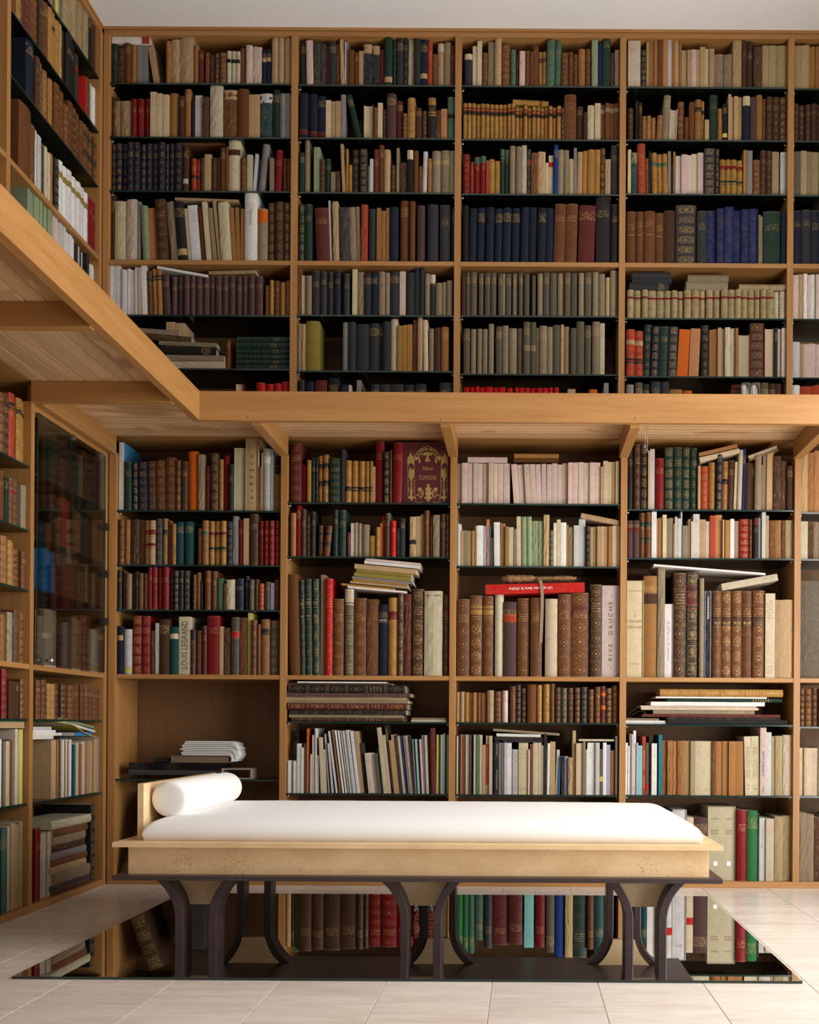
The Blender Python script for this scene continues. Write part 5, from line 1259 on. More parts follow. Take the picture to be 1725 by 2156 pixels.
# fourth lower bay
fl(L4a, YL, 712, 1060, 256, 296, 'cp', 'cream book tipped up over leather books, lower of two', tilt=0.235, depth=0.15, yo=0.012)
fl(L4a, YL, 706, 1040, 216, 246, 'tp', 'tan book tipped up over leather books, upper of two', tilt=0.235, depth=0.15, yo=0.012)
fl(L4a, YL, 1132, 1400, 240, 284, 'tF', 'tan book with page edges outward, tipped steeply at the bay end', tilt=0.36, depth=0.15, yo=0.012)
fl(L4b, YL, 312, 1270, 72, 88, 'wp', 'large white magazine sagging across the tall old books', tilt=-0.075, depth=0.22, yo=0.0)
fl(L4b, YL, 900, 1385, 240, 298, 'vp', 'vellum coloured box tipped up on the matching leather set', tilt=0.185, depth=0.16, yo=0.01)
_z = SHELVES[('lower', 4)][-1]
for k, (x0, x1, h, cs, nm) in enumerate(((430, 1455, 40, 'kc', 'black portfolio at the bottom of the fourth bay pile'), (432, 1400, 22, 'kp', 'thin black folder in the fourth bay pile'), (222, 1395, 24, 'mp', 'maroon folder in the fourth bay pile'),
        (308, 1175, 36, 'xc', 'taupe cloth volume in the fourth bay pile'), (205, 1210, 20, 'vP', 'untidy sheaf of pale papers in the fourth bay pile'), (200, 1190, 16, 'pP', 'second sheaf of pale papers in the fourth bay pile'), (288, 1262, 34, 'wP', 'white sheaf in the fourth bay pile'),
        (430, 1410, 30, 'gc', 'green cloth book in the fourth bay pile'), (332, 1280, 14, 'wp', 'white folder under the brown gilt folio'), (366, 1416, 64, 'oL', 'brown gilt folio on top of the fourth bay pile'))):
    _z = fl(L4c, YL, x0, x1, 0, h, cs, nm, z=_z, depth=0.21, yo=0.012 + 0.005 * (k % 2))
_z = SHELVES[('lower', 4)][-1]
for x0, x1, h, cs, nm in ((78, 425, 14, 'yp', 'grey magazine at the left foot of the fourth bay pile'), (76, 415, 16, 'wp', 'white magazine beside the fourth bay pile, middle of three'), (80, 360, 20, 'xp', 'taupe booklet on the white magazines')):
    _z = fl(L4c, YL, x0, x1, 0, h, cs, nm, z=_z)
# left wall
def lf(y0, y1, z0, th, cs, label, depth=0.18, tilt=0.0, xo=0.015):
    bk = Book(); bk.t, bk.h, bk.D = th, y1 - y0, depth
    bk.col = PAL[cs[0]]; bk.style = cs[1]; bk.labels = []; bk.seed = _bs.randrange(1 << 30)
    R = Matrix(((0, 0, 1, 0), (0, 1, 0, 0), (-1, 0, 0, 0), (0, 0, 0, 1)))
    bk.M = Matrix.Translation((XL - xo, y0, z0 + 0.0003)) @ Matrix.Rotation(math.radians(90), 4, 'Z') @ Matrix.Rotation(-tilt, 4, 'Y') @ Matrix.Translation((0, 0, th)) @ R
    bk.tagid = None; bk.bay = bk.row = bk.idx = 0; bk.wall = 'flat'; bk.flat = (label, None); bk.vis = 1; bk.px = 1e9
    BOOKS.append(bk); return z0 + th
z = 0.030
for k, (y0, y1, th, cs, nm) in enumerate(((4.56, 4.97, .022, 'dP', 'dark sheaf at the foot of the left corner pile'), (4.55, 5.00, .020, 'KP', 'charcoal folder low in the left corner pile'), (4.58, 4.97, .050, 'xP', 'thick taupe book in the left corner pile'),
        (4.55, 4.93, .030, 'uP', 'frayed kraft sheaf in the left corner pile'), (4.56, 4.94, .030, 'bP', 'frayed brown sheaf in the left corner pile'), (4.56, 4.93, .028, 'eP', 'grey sheaf in the left corner pile'), (4.57, 4.91, .030, 'dP', 'dark brown sheaf in the left corner pile'),
        (4.58, 4.92, .034, 'xP', 'taupe sheaf high in the left corner pile'), (4.58, 4.94, .034, 'bP', 'brown volume near the top of the left corner pile'), (4.56, 4.98, .036, 'vP', 'pale torn volume on top of the left corner pile'))):
    z = lf(y0, y1, z, th, cs, nm)
z = 0.437 + 0.2515
for k, (y0, y1, th, cs, nm) in enumerate(((4.37, 4.58, .014, 'wp', 'white booklet lying low over the left shelf booklets'), (4.38, 4.66, .011, 'wp', 'white booklet jutting right over the left shelf booklets'), (4.37, 4.60, .012, 'wp', 'third white booklet of the lying stack on the left'), (4.39, 4.56, .014, 'yp', 'light grey booklet on top of the white stack on the left'))):
    z = lf(y0, y1, z, th, cs, nm)
lf(4.80, 4.99, 0.437 + 0.262, .016, 'Bp', 'bright blue booklet lying under the yellow folder on the left')
lf(4.66, 5.03, 0.437 + 0.320, .010, 'wp', 'white booklet sloping over the yellow folder', tilt=-0.12)
lf(4.64, 5.02, 0.437 + 0.331, .012, 'sp', 'pale green booklet sloping over the yellow folder', tilt=-0.10)
z = lf(4.10, 4.31, 0.437 + 0.297, .024, 'up', 'kraft book lying over tall booklets at the left edge')
lf(4.12, 4.30, z, .008, 'Gp', 'bright green booklet on the kraft book at the left edge')

# ================================================================== books: the largest as things, the rest as one mass
CASE_NAME = {'upper': 'upper', 'lower': 'lower', 'left upper': 'left wall upper', 'left lower': 'left wall lower'}
used_labels = set()
def book_label(bk):
    colr = bk.col[1]; bind = BIND[bk.style][0]
    what = 'booklet' if bk.style == 'p' and bk.t < 0.0135 else 'book'
    if bk.wall in ('upper', 'lower'):
        s = '%s %s %s, %s from left, %s shelf of %s %s bay' % (colr, bind, what, ORD[bk.idx], ORD[bk.row], bk.wall, ORD[bk.bay])
    else:
        cs = {'left upper': 'left wall above gallery', 'left lower': 'left wall beside the glass door' if bk.bay == 1 else 'left wall, glass door bay'}[bk.wall]
        s = '%s %s %s, %s from the corner, %s shelf, %s' % (colr, bind, what, ORD[bk.idx], ORD[bk.row], cs)
    return s
NAMED = {}
def emit_thing(bk, label, name, cat, group):
    root = bpy.data.objects.new(name, None); C.objects.link(root); root.empty_display_size = 0.02
    root.matrix_world = bk.M
    tag(root, label, cat, group)
    for pn, mb in book_shape(bk.t, bk.h, bk.D, bk.col[0], bk.style, bk.labels, bk.seed, SIDE.get(bk.tagid)).items():
        link(pn, mb.mesh(pn, BOOKMATS, True), root)
    if bk.tagid: NAMED[bk.tagid[1:] if bk.tagid[0] == '#' else bk.tagid] = (root, bk)
    return root
for bk in BOOKS:                       # colours of a title label belong in its description
    pass
cand = [b for b in BOOKS if not b.flat]
booklets = sorted([b for b in cand if b.style == 'p' and b.t < 0.0135 and b.px > 150 and b.wall == 'lower'], key=lambda b: -b.px)[:110]
ids = set(id(b) for b in booklets)
full = sorted([b for b in cand if id(b) not in ids], key=lambda b: (-(b.px + (1e8 if b.tagid else 0))))
n_flat = sum(1 for b in BOOKS if b.flat)
full = full[:max(0, 300 - n_flat)]
ids |= set(id(b) for b in full)
mass = MB()
for bk in BOOKS:
    if bk.flat:
        emit_thing(bk, bk.flat[0], bk.flat[1] or BIND[bk.style][1], 'book', None)
    elif id(bk) in ids:
        small = bk.style == 'p' and bk.t < 0.0135
        emit_thing(bk, book_label(bk), 'booklet' if small else BIND[bk.style][1], 'booklet' if small else 'book',
                   'booklets on the lower shelves' if small else 'books on the shelves')
    else:
        for mb in book_shape(bk.t, bk.h, bk.D, bk.col[0], bk.style, bk.labels, bk.seed).values():
            mass.add(mb, bk.M)
o = link('shelved_books', mass.mesh('shelved_books', BOOKMATS, True))
tag(o, 'hundreds of smaller old books packed upright on the shelves', 'books', kind='stuff')
print('BOOKS', len(BOOKS), 'things', len(ids) + n_flat, 'mass faces', len(mass.f))

# ================================================================== lettering on spines
INK = {'black': simple('ink_black', (0.02, 0.018, 0.016), 0.7), 'red': simple('ink_red', (0.42, 0.03, 0.03), 0.7), 'white': simple('ink_white', (0.75, 0.73, 0.70), 0.6),
       'gold': simple('ink_gold', (0.58, 0.38, 0.14), 0.45, 0.4), 'blue': simple('ink_blue', (0.02, 0.06, 0.30), 0.7), 'brown': simple('ink_brown', (0.30, 0.20, 0.11), 0.7),
       'yellow': simple('ink_yellow', (0.75, 0.55, 0.10), 0.6), 'grey': simple('ink_grey', (0.22, 0.21, 0.20), 0.7), 'paper': simple('label_paper', (0.80, 0.80, 0.82), 0.7),
       'redpaper': simple('label_red', (0.50, 0.03, 0.03), 0.6), 'bluepaper': simple('label_blue', (0.02, 0.05, 0.16), 0.6)}
ORI = {'h': Matrix(((1, 0, 0, 0), (0, 0, -1, 0), (0, 1, 0, 0), (0, 0, 0, 1))),
       'up': Matrix(((0, -1, 0, 0), (0, 0, -1, 0), (1, 0, 0, 0), (0, 0, 0, 1))),
       'down': Matrix(((0, 1, 0, 0), (0, 0, -1, 0), (-1, 0, 0, 0), (0, 0, 0, 1)))}
def spine_front(bk):
    return {'S': 0.0026, 'p': -0.0016, 'P': -0.0075, 'c': -0.0088, 'L': -0.0095, 'H': -0.0095, 'l': -0.0090, 'F': 0.003}[bk.style]
def write(tagid, body, length, ori, ink, zf=0.5, xf=0.5, hmax=None, spacing=1.0, name='lettering', yoff=None):
    """letters on a spine; length = extent of the words in metres"""
    if tagid not in NAMED: return
    root, bk = NAMED[tagid]
    me = text_mesh(body, 0.1, INK[ink], spacing)
    xs = [v.co.x for v in me.vertices]; ys = [v.co.y for v in me.vertices]
    if not xs: return
    w_, h_ = max(xs) - min(xs), max(ys) - min(ys)
    k = length / w_; kh = k if hmax is None else min(hmax / h_, 3 * k)
    cx, cy = (max(xs) + min(xs)) / 2, (max(ys) + min(ys)) / 2
    y = yoff if yoff is not None else (spine_front(bk) if bk.style in 'SPp' else -min({'c': .20, 'L': .30, 'H': .30, 'l': .26}[bk.style] * bk.t, 0.008) - 0.0022)
    me.transform(Matrix.Translation((bk.t * xf, y, bk.h * zf)) @ ORI[ori] @ Matrix.Diagonal((k, kh, 1, 1)) @ Matrix.Translation((-cx, -cy, 0)))
    link(name, me, root)
def patch(tagid, x0, x1, z0, z1, ink, name='title_label'):
    if tagid not in NAMED: return
    root, bk = NAMED[tagid]
    mb = MB(); y = spine_front(bk) + 0.0006
    mb.box(bk.t * x0, bk.t * x1, y, y + 0.0008, bk.h * z0, bk.h * z1)
    link(name, mb.mesh(name, [INK[ink]]), root)
def T(t): return NAMED[t][1] if t in NAMED else None
def wid(t, f): return T(t).t * f if T(t) else 0.01
for k, ch in enumerate('SONNETS'):
    write('sonnets', ch, wid('sonnets', 0.28), 'h', 'black', zf=0.745 - 0.0935 * k, hmax=0.0125)
write('sonnets', 'Pierre de\nRonsard', wid('sonnets', 0.6), 'h', 'brown', zf=0.89, hmax=0.010)
write('sonnets', 'Quarante\nSonnets', wid('sonnets', 0.6), 'h', 'brown', zf=0.11, hmax=0.009)
if T('legrand'):
    write('legrand', 'LOUIS LEGRAND', T('legrand').h * 0.82, 'up', 'black', zf=0.51, hmax=wid('legrand', 0.50))
write('gauche', '- RIVE  GAUCHE -', T('gauche').h * 0.80 if T('gauche') else .1, 'up', 'black', zf=0.50, hmax=wid('gauche', 0.22), spacing=1.5)
patch('martayan', 0.03, 0.97, 0.16, 0.86, 'redpaper')
write('martayan', 'MARTAYAN LAN', 0.085, 'down', 'yellow', zf=0.64, hmax=0.0036, yoff=-0.0024)
write('martayan', '45', 0.006, 'h', 'yellow', zf=0.19, hmax=0.004, yoff=-0.0024)
write('martayan2', 'MARTAYAN LAN', 0.085, 'down', 'white', zf=0.60, hmax=0.0036)
write('martayan2', 'CATALOGUE 58', 0.055, 'down', 'white', zf=0.22, hmax=0.0030)
write('literes', 'Librairie Métamorphoses', 0.09, 'up', 'white', zf=0.28, hmax=0.0042)
write('literes', 'Printemps 2022', 0.05, 'up', 'white', zf=0.84, hmax=0.0040)
write('oberle', 'G. OBERLÉ  -  Poèmes néo-latins', T('oberle').h * 0.82 if T('oberle') else .1, 'up', 'grey', zf=0.52, hmax=0.0062)
for t_, vol in (('man1', 'A-K'), ('man2', 'L-Z')):
    write(t_, "MANUEL DE L'AMATEUR DE\nLIVRES ILLUSTRÉS MODERNES", 0.155, 'up', 'brown', zf=0.56, hmax=wid(t_, 0.60))
    write(t_, vol, wid(t_, 0.45), 'h', 'brown', zf=0.175, hmax=0.007)
    write(t_, 'V', wid(t_, 0.16), 'h', 'black', zf=0.11, hmax=0.008)
write('peintre', 'LE PEINTRE ET LE LIVRE', 0.115, 'up', 'blue', zf=0.47, hmax=wid('peintre', 0.40))
write('peintre', 'Flammarion', 0.035, 'up', 'grey', zf=0.09, hmax=wid('peintre', 0.25))
for xf in (0.265, 0.745):
    write('bovary', 'FLAUBERT', wid('bovary', 0.24), 'h', 'brown', zf=0.835, xf=xf, hmax=0.007)
    write('bovary', 'MADAME\nBOVARY', wid('bovary', 0.27), 'h', 'brown', zf=0.655, xf=xf, hmax=0.022)
    patch('bovary', xf - 0.055, xf + 0.085, 0.20, 0.255, 'paper', 'inset')
if T('bovary'):
    patch('bovary', 0.499, 0.506, 0.01, 0.99, 'grey', 'gap_line')
write('baj', 'MANDIARGUES/BAJ', 0.105, 'down', 'white', zf=0.80, hmax=wid('baj', 0.24))
if T('baj'):
    for a in ((0.16, 0.18, 0.015, 0.985), (0.82, 0.84, 0.015, 0.985), (0.16, 0.84, 0.015, 0.019), (0.16, 0.84, 0.981, 0.985)):
        patch('baj', *a, 'paper', 'border_line')
write('safran', 'de safran et de carminal', 0.19, 'down', 'grey', zf=0.50, hmax=wid('safran', 0.26))
write('cardinal', 'MONTHERLANT', wid('cardinal', 0.78), 'h', 'brown', zf=0.895, hmax=0.006)
write('cardinal', 'LE', wid('cardinal', 0.16), 'h', 'brown', zf=0.64, hmax=0.011)
write('cardinal', 'CARDINAL', wid('cardinal', 0.84), 'h', 'brown', zf=0.58, hmax=0.012)
write('cardinal', "D'ESPAGNE", wid('cardinal', 0.84), 'h', 'brown', zf=0.52, hmax=0.012)
write('cardinal', 'TREMOIS', wid('cardinal', 0.5), 'h', 'brown', zf=0.14, hmax=0.005)
for i, q in enumerate(('A-C', 'C-F', 'G-O', 'P-Z'), 1):
    write('v%d' % i, q, wid('v%d' % i, 0.72), 'h', 'gold', zf=0.632, hmax=0.0085)
for i, yr in enumerate(('1882', '1882', '1882'), 1):
    write('art%d' % i, "L'ART", wid('art%d' % i, 0.70), 'h', 'gold', zf=0.752, hmax=0.008)
    write('art%d' % i, yr, wid('art%d' % i, 0.55), 'h', 'gold', zf=0.617, hmax=0.007)
write('gesner', 'GESNERIVS', wid('gesner', 0.8), 'h', 'black', zf=0.945, hmax=0.008)
write('navy', 'RAPHAEL', wid('navy', 0.72), 'h', 'white', zf=0.775, hmax=0.0045)
write('printed', 'The Printed Page', 0.11, 'down', 'grey', zf=0.70, hmax=0.009)
write('mapbook', 'CATALOGUE: REMARKABLE MAPS, BOOKS & MAPS', T('mapbook').h * 0.86 if T('mapbook') else .1, 'down', 'yellow', zf=0.52, hmax=0.0040)
write('tall', 'MYTHOLOGIE', 0.075, 'down', 'grey', zf=0.62, hmax=wid('tall', 0.18))
write('grey', 'LE LIVRE\nDE CUISINE', wid('grey', 0.6), 'h', 'grey', zf=0.80, hmax=0.012)
for i in range(1, 5):
    write('es%d' % i, 'ESPAÑA', wid('es%d' % i, 0.62), 'h', 'gold', zf=0.545, hmax=0.0055)
    write('h%d' % i, "HARRAP'S", 0.135, 'down', 'redpaper', zf=0.70, hmax=wid('h%d' % i, 0.62))
    write('h%d' % i, 'STANDARD', 0.10, 'down', 'white', zf=0.24, hmax=wid('h%d' % i, 0.4))
if 'redbox' in NAMED:                       # letters stand on their heads on the box
    root, bk = NAMED['redbox']
    me = text_mesh('Un anneau dans la chaîne', 0.1, INK['white'])
    xs = [v.co.x for v in me.vertices]; ys = [v.co.y for v in me.vertices]
    k = 0.204 / (max(xs) - min(xs))
    # along local z (world +X) reversed, up reversed: local x runs downwards in the world
    me.transform(Matrix.Translation((bk.t * 0.52, -0.0018, bk.h * 0.455)) @ Matrix(((0, 1, 0, 0), (0, 0, -1, 0), (-1, 0, 0, 0), (0, 0, 0, 1))) @ Matrix.Scale(k, 4) @ Matrix.Translation((-(max(xs) + min(xs)) / 2, -(max(ys) + min(ys)) / 2, 0)))
    link('lettering', me, root)
if 'seine' in NAMED:
    write('seine', 'G. NOUVEAU', 0.03, 'down', 'grey', zf=0.83, hmax=0.004)

# ================================================================== gilt album standing cover-out
def album():
    Yp = YL + 0.030
    zb = SHELVES[('lower', 2)][0]
    X0, Zt = at(580 + 1166 / cl, 900 + 132 / cl, Yp); X1 = DIV[1] - TH / 2 - 0.003
    t = empty('album', (X0, Yp, zb)); t['label'] = 'maroon album with gilt architectural cover standing front out'; t['category'] = 'album'
    red = simple('album_morocco', (0.075, 0.010, 0.012), 0.45); gold = simple('album_gilt', (0.42, 0.27, 0.09), 0.42, 0.35)
    pages = simple('album_pages', (0.45, 0.34, 0.22), 0.8)
    bb(t, 'front_board', X0, X1, Yp, Yp + 0.004, zb + 0.0005, Zt, mat=red, bev=0.001)
    bb(t, 'back_board', X0, X1, Yp + 0.030, Yp + 0.034, zb + 0.0005, Zt, mat=red, bev=0.001)
    bb(t, 'page_block', X0 + 0.004, X1 - 0.004, Yp + 0.0045, Yp + 0.0295, zb + 0.004, Zt - 0.004, mat=pages, bev=0)
    pn = prism_xz('spine', [(X0 - 0.003, zb + 0.0005), (X0 + 0.004, zb + 0.0005), (X0 + 0.004, Zt), (X0 - 0.003, Zt)], Yp + 0.001, Yp + 0.033, red)
    part(pn, t)
    A = (830, 910, 1725 / 130)
    def P(u, v): return at(A[0] + u / A[2], A[1] + v / A[2], Yp)
    def poly(name, pts, parent=t):
        q = [P(u, v) for u, v in pts]
        o = prism_xz(name, q, Yp - 0.0009, Yp - 0.0002, gold); return part(o, parent)
    def mir(pts): return [(1880 - u, v) for u, v in reversed(pts)]
    def both(name, pts):
        poly(name, pts); poly(name, mir(pts))
    # side towers
    both('gilt_tower', [(372, 880), (365, 820), (385, 690), (430, 640), (455, 570), (465, 510), (478, 570), (500, 640), (540, 690), (556, 690), (556, 960), (530, 900), (470, 860), (420, 880), (400, 940), (380, 960)])
    both('gilt_figure', [(405, 1250), (415, 1100), (440, 980), (465, 975), (480, 1060), (540, 1010), (560, 1060), (570, 1240), (520, 1280), (500, 1400), (500, 1580), (525, 1660), (500, 1760), (590, 1830), (520, 1870), (488, 1940), (455, 1870), (375, 1830), (460, 1760), (440, 1650), (468, 1560), (468, 1380), (440, 1290)])
    both('gilt_rail', [(380, 960), (392, 960), (396, 1780), (384, 1780)])
    both('gilt_rail', [(552, 500), (562, 500), (585, 1780), (573, 1780)])
    for v in (1420, 1540):
        both('gilt_lattice', [(400, v), (412, v), (575, v + 110), (563, v + 110)]); both('gilt_lattice', [(563, v), (575, v), (412, v + 110), (400, v + 110)])
    both('gilt_knot', [(360, 1360), (390, 1330), (425, 1360), (390, 1395)]); both('gilt_knot', [(540, 1360), (570, 1330), (600, 1360), (570, 1395)])
    both('gilt_knot', [(365, 1600), (395, 1560), (430, 1600), (395, 1640)])
    # arch of foliage
    def arc(r0, r1, a0, a1, cx=935, cy=780, n=12, sx=1.0):
        pts = [(cx + sx * r1 * math.cos(math.radians(a0 + (a1 - a0) * i / n)), cy - r1 * math.sin(math.radians(a0 + (a1 - a0) * i / n))) for i in range(n + 1)]
        pts += [(cx + sx * r0 * math.cos(math.radians(a1 - (a1 - a0) * i / n)), cy - r0 * math.sin(math.radians(a1 - (a1 - a0) * i / n))) for i in range(n + 1)]
        return pts
    poly('gilt_arch', arc(345, 372, 18, 162)); poly('gilt_arch', arc(232, 262, 10, 170))
    for a in range(24, 160, 15):
        r = 305; cxp, cyp = 935 + r * math.cos(math.radians(a)), 780 - r * math.sin(math.radians(a))
        s_ = 46 if 50 < a < 130 else 34
        poly('gilt_leaf', [(cxp + s_ * math.cos(math.radians(q * 45)) * (1 if q % 2 == 0 else 0.5), cyp + s_ * math.sin(math.radians(q * 45)) * (1 if q % 2 == 0 else 0.5)) for q in range(8)])
    poly('gilt_crest', [(880, 440), (890, 390), (935, 372), (985, 390), (990, 440), (960, 480), (1020, 520), (1090, 560), (1060, 640), (1010, 660), (985, 620), (960, 700), (1000, 790), (1010, 830), (940, 810), (870, 835), (865, 790), (910, 700), (885, 620), (860, 660), (800, 640), (775, 560), (850, 520), (912, 480)])
    both('gilt_tassel', [(690, 740), (725, 740), (738, 820), (715, 875), (680, 850)])
    both('gilt_spandrel', [(575, 640), (640, 640), (720, 620), (760, 660), (690, 700), (650, 780), (590, 800)])
    # foot figure and scrolls
    poly('gilt_figure', [(920, 1500), (925, 1455), (955, 1440), (990, 1455), (995, 1500), (985, 1530), (1035, 1560), (1045, 1610), (1010, 1640), (1045, 1680), (1050, 1750), (1000, 1760), (1030, 1800), (1080, 1830), (1000, 1880), (958, 1975), (910, 1880), (830, 1830), (890, 1800), (905, 1760), (870, 1750), (875, 1680), (905, 1640), (870, 1610), (880, 1560), (930, 1530)])
    both('gilt_flower', [(720 + 70 * math.cos(math.radians(q * 30)) * (1 if q % 2 else 0.72), 1600 + 66 * math.sin(math.radians(q * 30)) * (1 if q % 2 else 0.72)) for q in range(12)])
    both('gilt_scroll', arc(62, 84, -30, 240, 660, 1830)); both('gilt_scroll', arc(30, 46, -60, 200, 720, 1720)); both('gilt_scroll', arc(200, 218, 235, 300, 700, 1760))
    both('gilt_stem', [(770, 1640), (815, 1620), (830, 1720), (800, 1800), (740, 1850), (720, 1830), (780, 1770), (790, 1700)])
    for body, v, w_, hm in (('Album', 1010, 310, 105), ('CLAPISSON', 1270, 480, 125)):
        me = text_mesh(body, 0.1, gold)
        xs = [q.co.x for q in me.vertices]; ys = [q.co.y for q in me.vertices]
        (xa, za), (xb, zb2) = P(935 - w_ / 2, v - hm / 2), P(935 + w_ / 2, v + hm / 2)
        me.transform(Matrix.Translation(((xa + xb) / 2, Yp - 0.0006, (za + zb2) / 2)) @ ORI['h'] @ Matrix.Diagonal(((xb - xa) / (max(xs) - min(xs)), (za - zb2) / (max(ys) - min(ys)), 1, 1)) @ Matrix.Translation((-(max(xs) + min(xs)) / 2, -(max(ys) + min(ys)) / 2, 0)))
        part(link('lettering', me), t)
album()

# ================================================================== glass door on the left lower bookcase
gd = empty('glass_door', (XL + 0.008, 4.36, Z_LS)); part(gd, bl_low)
def dpart(o): o.parent = gd; o.matrix_parent_inverse = (Matrix.Translation(gd.location)).inverted(); return o
mb = MB(); mb.box(XL + 0.006, XL + 0.011, 4.362, YL - 0.066, Z_LS + 0.004, Z_LT - 0.036, 0)
mb.mi = [1, 0, 1, 0, 1, 1]
dpart(link('pane', mb.mesh('pane', [M['door_glass'], M['shelf_edge']])))
for v in (1111, 1210, 1310):
    Yh, Zh = atX(226, v, XL + 0.008)
    dpart(bev_box('hinge', XL + 0.004, XL + 0.016, YL - 0.085, YL - 0.030, Zh - 0.016, Zh + 0.016, M['black_plastic'], None, 0.001))
for y in (4.72, 5.02):
    dpart(bev_box('clip', XL + 0.004, XL + 0.014, y - 0.008, y + 0.008, Z_LT - 0.052, Z_LT - 0.030, M['steel'], None, 0.001))
dpart(lathe('knob', [(0.0001, 0.0), (0.006, 0.0), (0.006, 0.012), (0.013, 0.016), (0.014, 0.024), (0.009, 0.031), (0.0001, 0.032)], M['steel'], None, 20,
            Matrix.Translation((XL + 0.011, 4.445, Z_LS + 0.022)) @ Matrix.Rotation(math.radians(90), 4, 'Y')))

# ================================================================== things in the open compartment of the first bay
Yp = YL + 0.03
zs1 = SHELVES[('lower', 1)][-1]
def R1(x0, x1, y0, y1, Yq=None):
    Yq = Yq or Yp
    X0, Z1 = at(230 + x0 / cl, 1420 + y0 / cl, Yq); X1, Z0 = at(230 + x1 / cl, 1420 + y1 / cl, Yq)
    return X0, X1, Z0, Z1
X0, X1, _, Z1 = R1(178, 1005, 800, 940)
hf = empty('disc_player', ((X0 + X1) / 2, Yp + 0.1, zs1)); tag(hf, 'black glossy disc player on the glass shelf behind the bolster', 'disc player')
h_ = Z1 - zs1
dark = simple('player_grey', (0.035, 0.035, 0.037), 0.5); gloss = simple('player_gloss', (0.008, 0.008, 0.010), 0.12)
bb(hf, 'top_case', X0, X1, Yp, Yp + 0.2, zs1 + h_ * 0.52, Z1, mat=gloss, bev=0.001)
bb(hf, 'trim_line', X0, X1, Yp - 0.0006, Yp + 0.2, zs1 + h_ * 0.49, zs1 + h_ * 0.515, mat=M['steel'], bev=0)
bb(hf, 'front_panel', X0, X1, Yp, Yp + 0.2, zs1 + h_ * 0.25, zs1 + h_ * 0.485, mat=dark, bev=0.001)
for fx in (0.06, 0.94):
    bb(hf, 'foot', X0 + (X1 - X0) * fx - 0.008, X0 + (X1 - X0) * fx + 0.008, Yp + 0.02, Yp + 0.035, zs1 + 0.0002, zs1 + h_ * 0.25, mat=M['black_plastic'], bev=0)
    bb(hf, 'foot', X0 + (X1 - X0) * fx - 0.008, X0 + (X1 - X0) * fx + 0.008, Yp + 0.165, Yp + 0.18, zs1 + 0.0002, zs1 + h_ * 0.25, mat=M['black_plastic'], bev=0)
ztop = Z1
# thick old book lying with its page edges outward
X0, X1, Z0, Z1 = R1(550, 1115, 735, 802)
ob = empty('leather_book', (X0, Yp, ztop)); tag(ob, 'thick old book lying on the disc player with page edges outward', 'book')
bcov = simple('old_calf', (0.12, 0.075, 0.045), 0.6)
ohb = 0.036
cp = [(X0, ztop + 0.0004), (X1 - 0.012, ztop + 0.0004), (X1 - 0.002, ztop + ohb * 0.3), (X1, ztop + ohb * 0.55), (X1 - 0.004, ztop + ohb * 0.85), (X1 - 0.014, ztop + ohb), (X0, ztop + ohb),
      (X0, ztop + ohb - 0.003), (X1 - 0.014, ztop + ohb - 0.003), (X1 - 0.006, ztop + ohb * 0.55), (X1 - 0.013, ztop + 0.0035), (X0, ztop + 0.0035)]
part(prism_xz('cover', cp, Yp + 0.002, Yp + 0.16, bcov), ob)
mb = MB(); mb.box(X0 + 0.004, X1 - 0.015, Yp + 0.006, Yp + 0.156, ztop + 0.0036, ztop + ohb - 0.0032, PAG, (0.20, 0.13, 0.08)); mb.uv = [[(v, u) for u, v in q] for q in mb.uv]
part(link('page_block', mb.mesh('page_block', BOOKMATS, True)), ob)
X0b, X1b, _, Z1b = R1(388, 545, 757, 800)
sb = empty('remote_box', ((X0b + X1b) / 2, Yp, ztop)); tag(sb, 'small black box beside the thick old book on the player', 'box')
bb(sb, 'box_body', X0b, X1b - 0.003, Yp + 0.02, Yp + 0.09, ztop + 0.0004, Z1b - 0.004, mat=M['black_plastic'], bev=0.004)
bb(sb, 'box_lid', X0b + 0.002, X1b - 0.005, Yp + 0.022, Yp + 0.088, Z1b - 0.004, Z1b, mat=M['black_matte'], bev=0.002)
# bundle of limp brochures drooping over the edge
pm = simple('brochure_paper', (0.74, 0.73, 0.72), 0.75)
zb0 = ztop + ohb
X0, X1, Z0, Z1 = R1(655, 1180, 560, 735)
th_ = 0.0056; n_ = 8
for i in range(n_):
    zz = zb0 + 0.0006 + i * (th_ + 0.0030)
    xs_ = X0 + (0.004, 0.0, 0.008, -0.004, 0.006, 0.002, 0.014, 0.018)[i]
    rr_ = 0.016 + 0.0062 * i
    xe = X1 - 0.052
    a_end = (96, 94, 92, 90, 88, 84, 60, 38)[i]
    low = [(xs_, zz), (xe, zz)]; upp = [(xs_, zz + th_), (xe, zz + th_)]
    cz = zz - rr_
    for q in range(1, 11):
        a = math.radians(a_end) * q / 10
        low.append((xe + rr_ * math.sin(a), cz + rr_ * math.cos(a))); upp.append((xe + (rr_ + th_) * math.sin(a), cz + (rr_ + th_) * math.cos(a)))
    if i < 6:
        d_ = (0.012, 0.014, 0.016, 0.012, 0.010, 0.006)[i]
        a = math.radians(a_end)
        low.append((low[-1][0] + d_ * math.cos(a), low[-1][1] - d_ * math.sin(a))); upp.append((upp[-1][0] + d_ * math.cos(a), upp[-1][1] - d_ * math.sin(a)))
    o = prism_xz('brochure', low + list(reversed(upp)), Yp - 0.002 + 0.002 * (i % 3), Yp + 0.13, pm)
    tag(o, 'limp white brochure drooping over the old book, %s from the bottom of eight' % ORD[i + 1], 'brochure', 'brochures on the disc player')
X0, X1, Z0, Z1 = R1(1012, 1290, 855, 945)
tr = empty('wooden_tray', ((X0 + X1) / 2, Yp, zs1)); tag(tr, 'small open wooden box right of the disc player', 'box')
gw = simple('grey_wood', (0.30, 0.24, 0.19), 0.7)
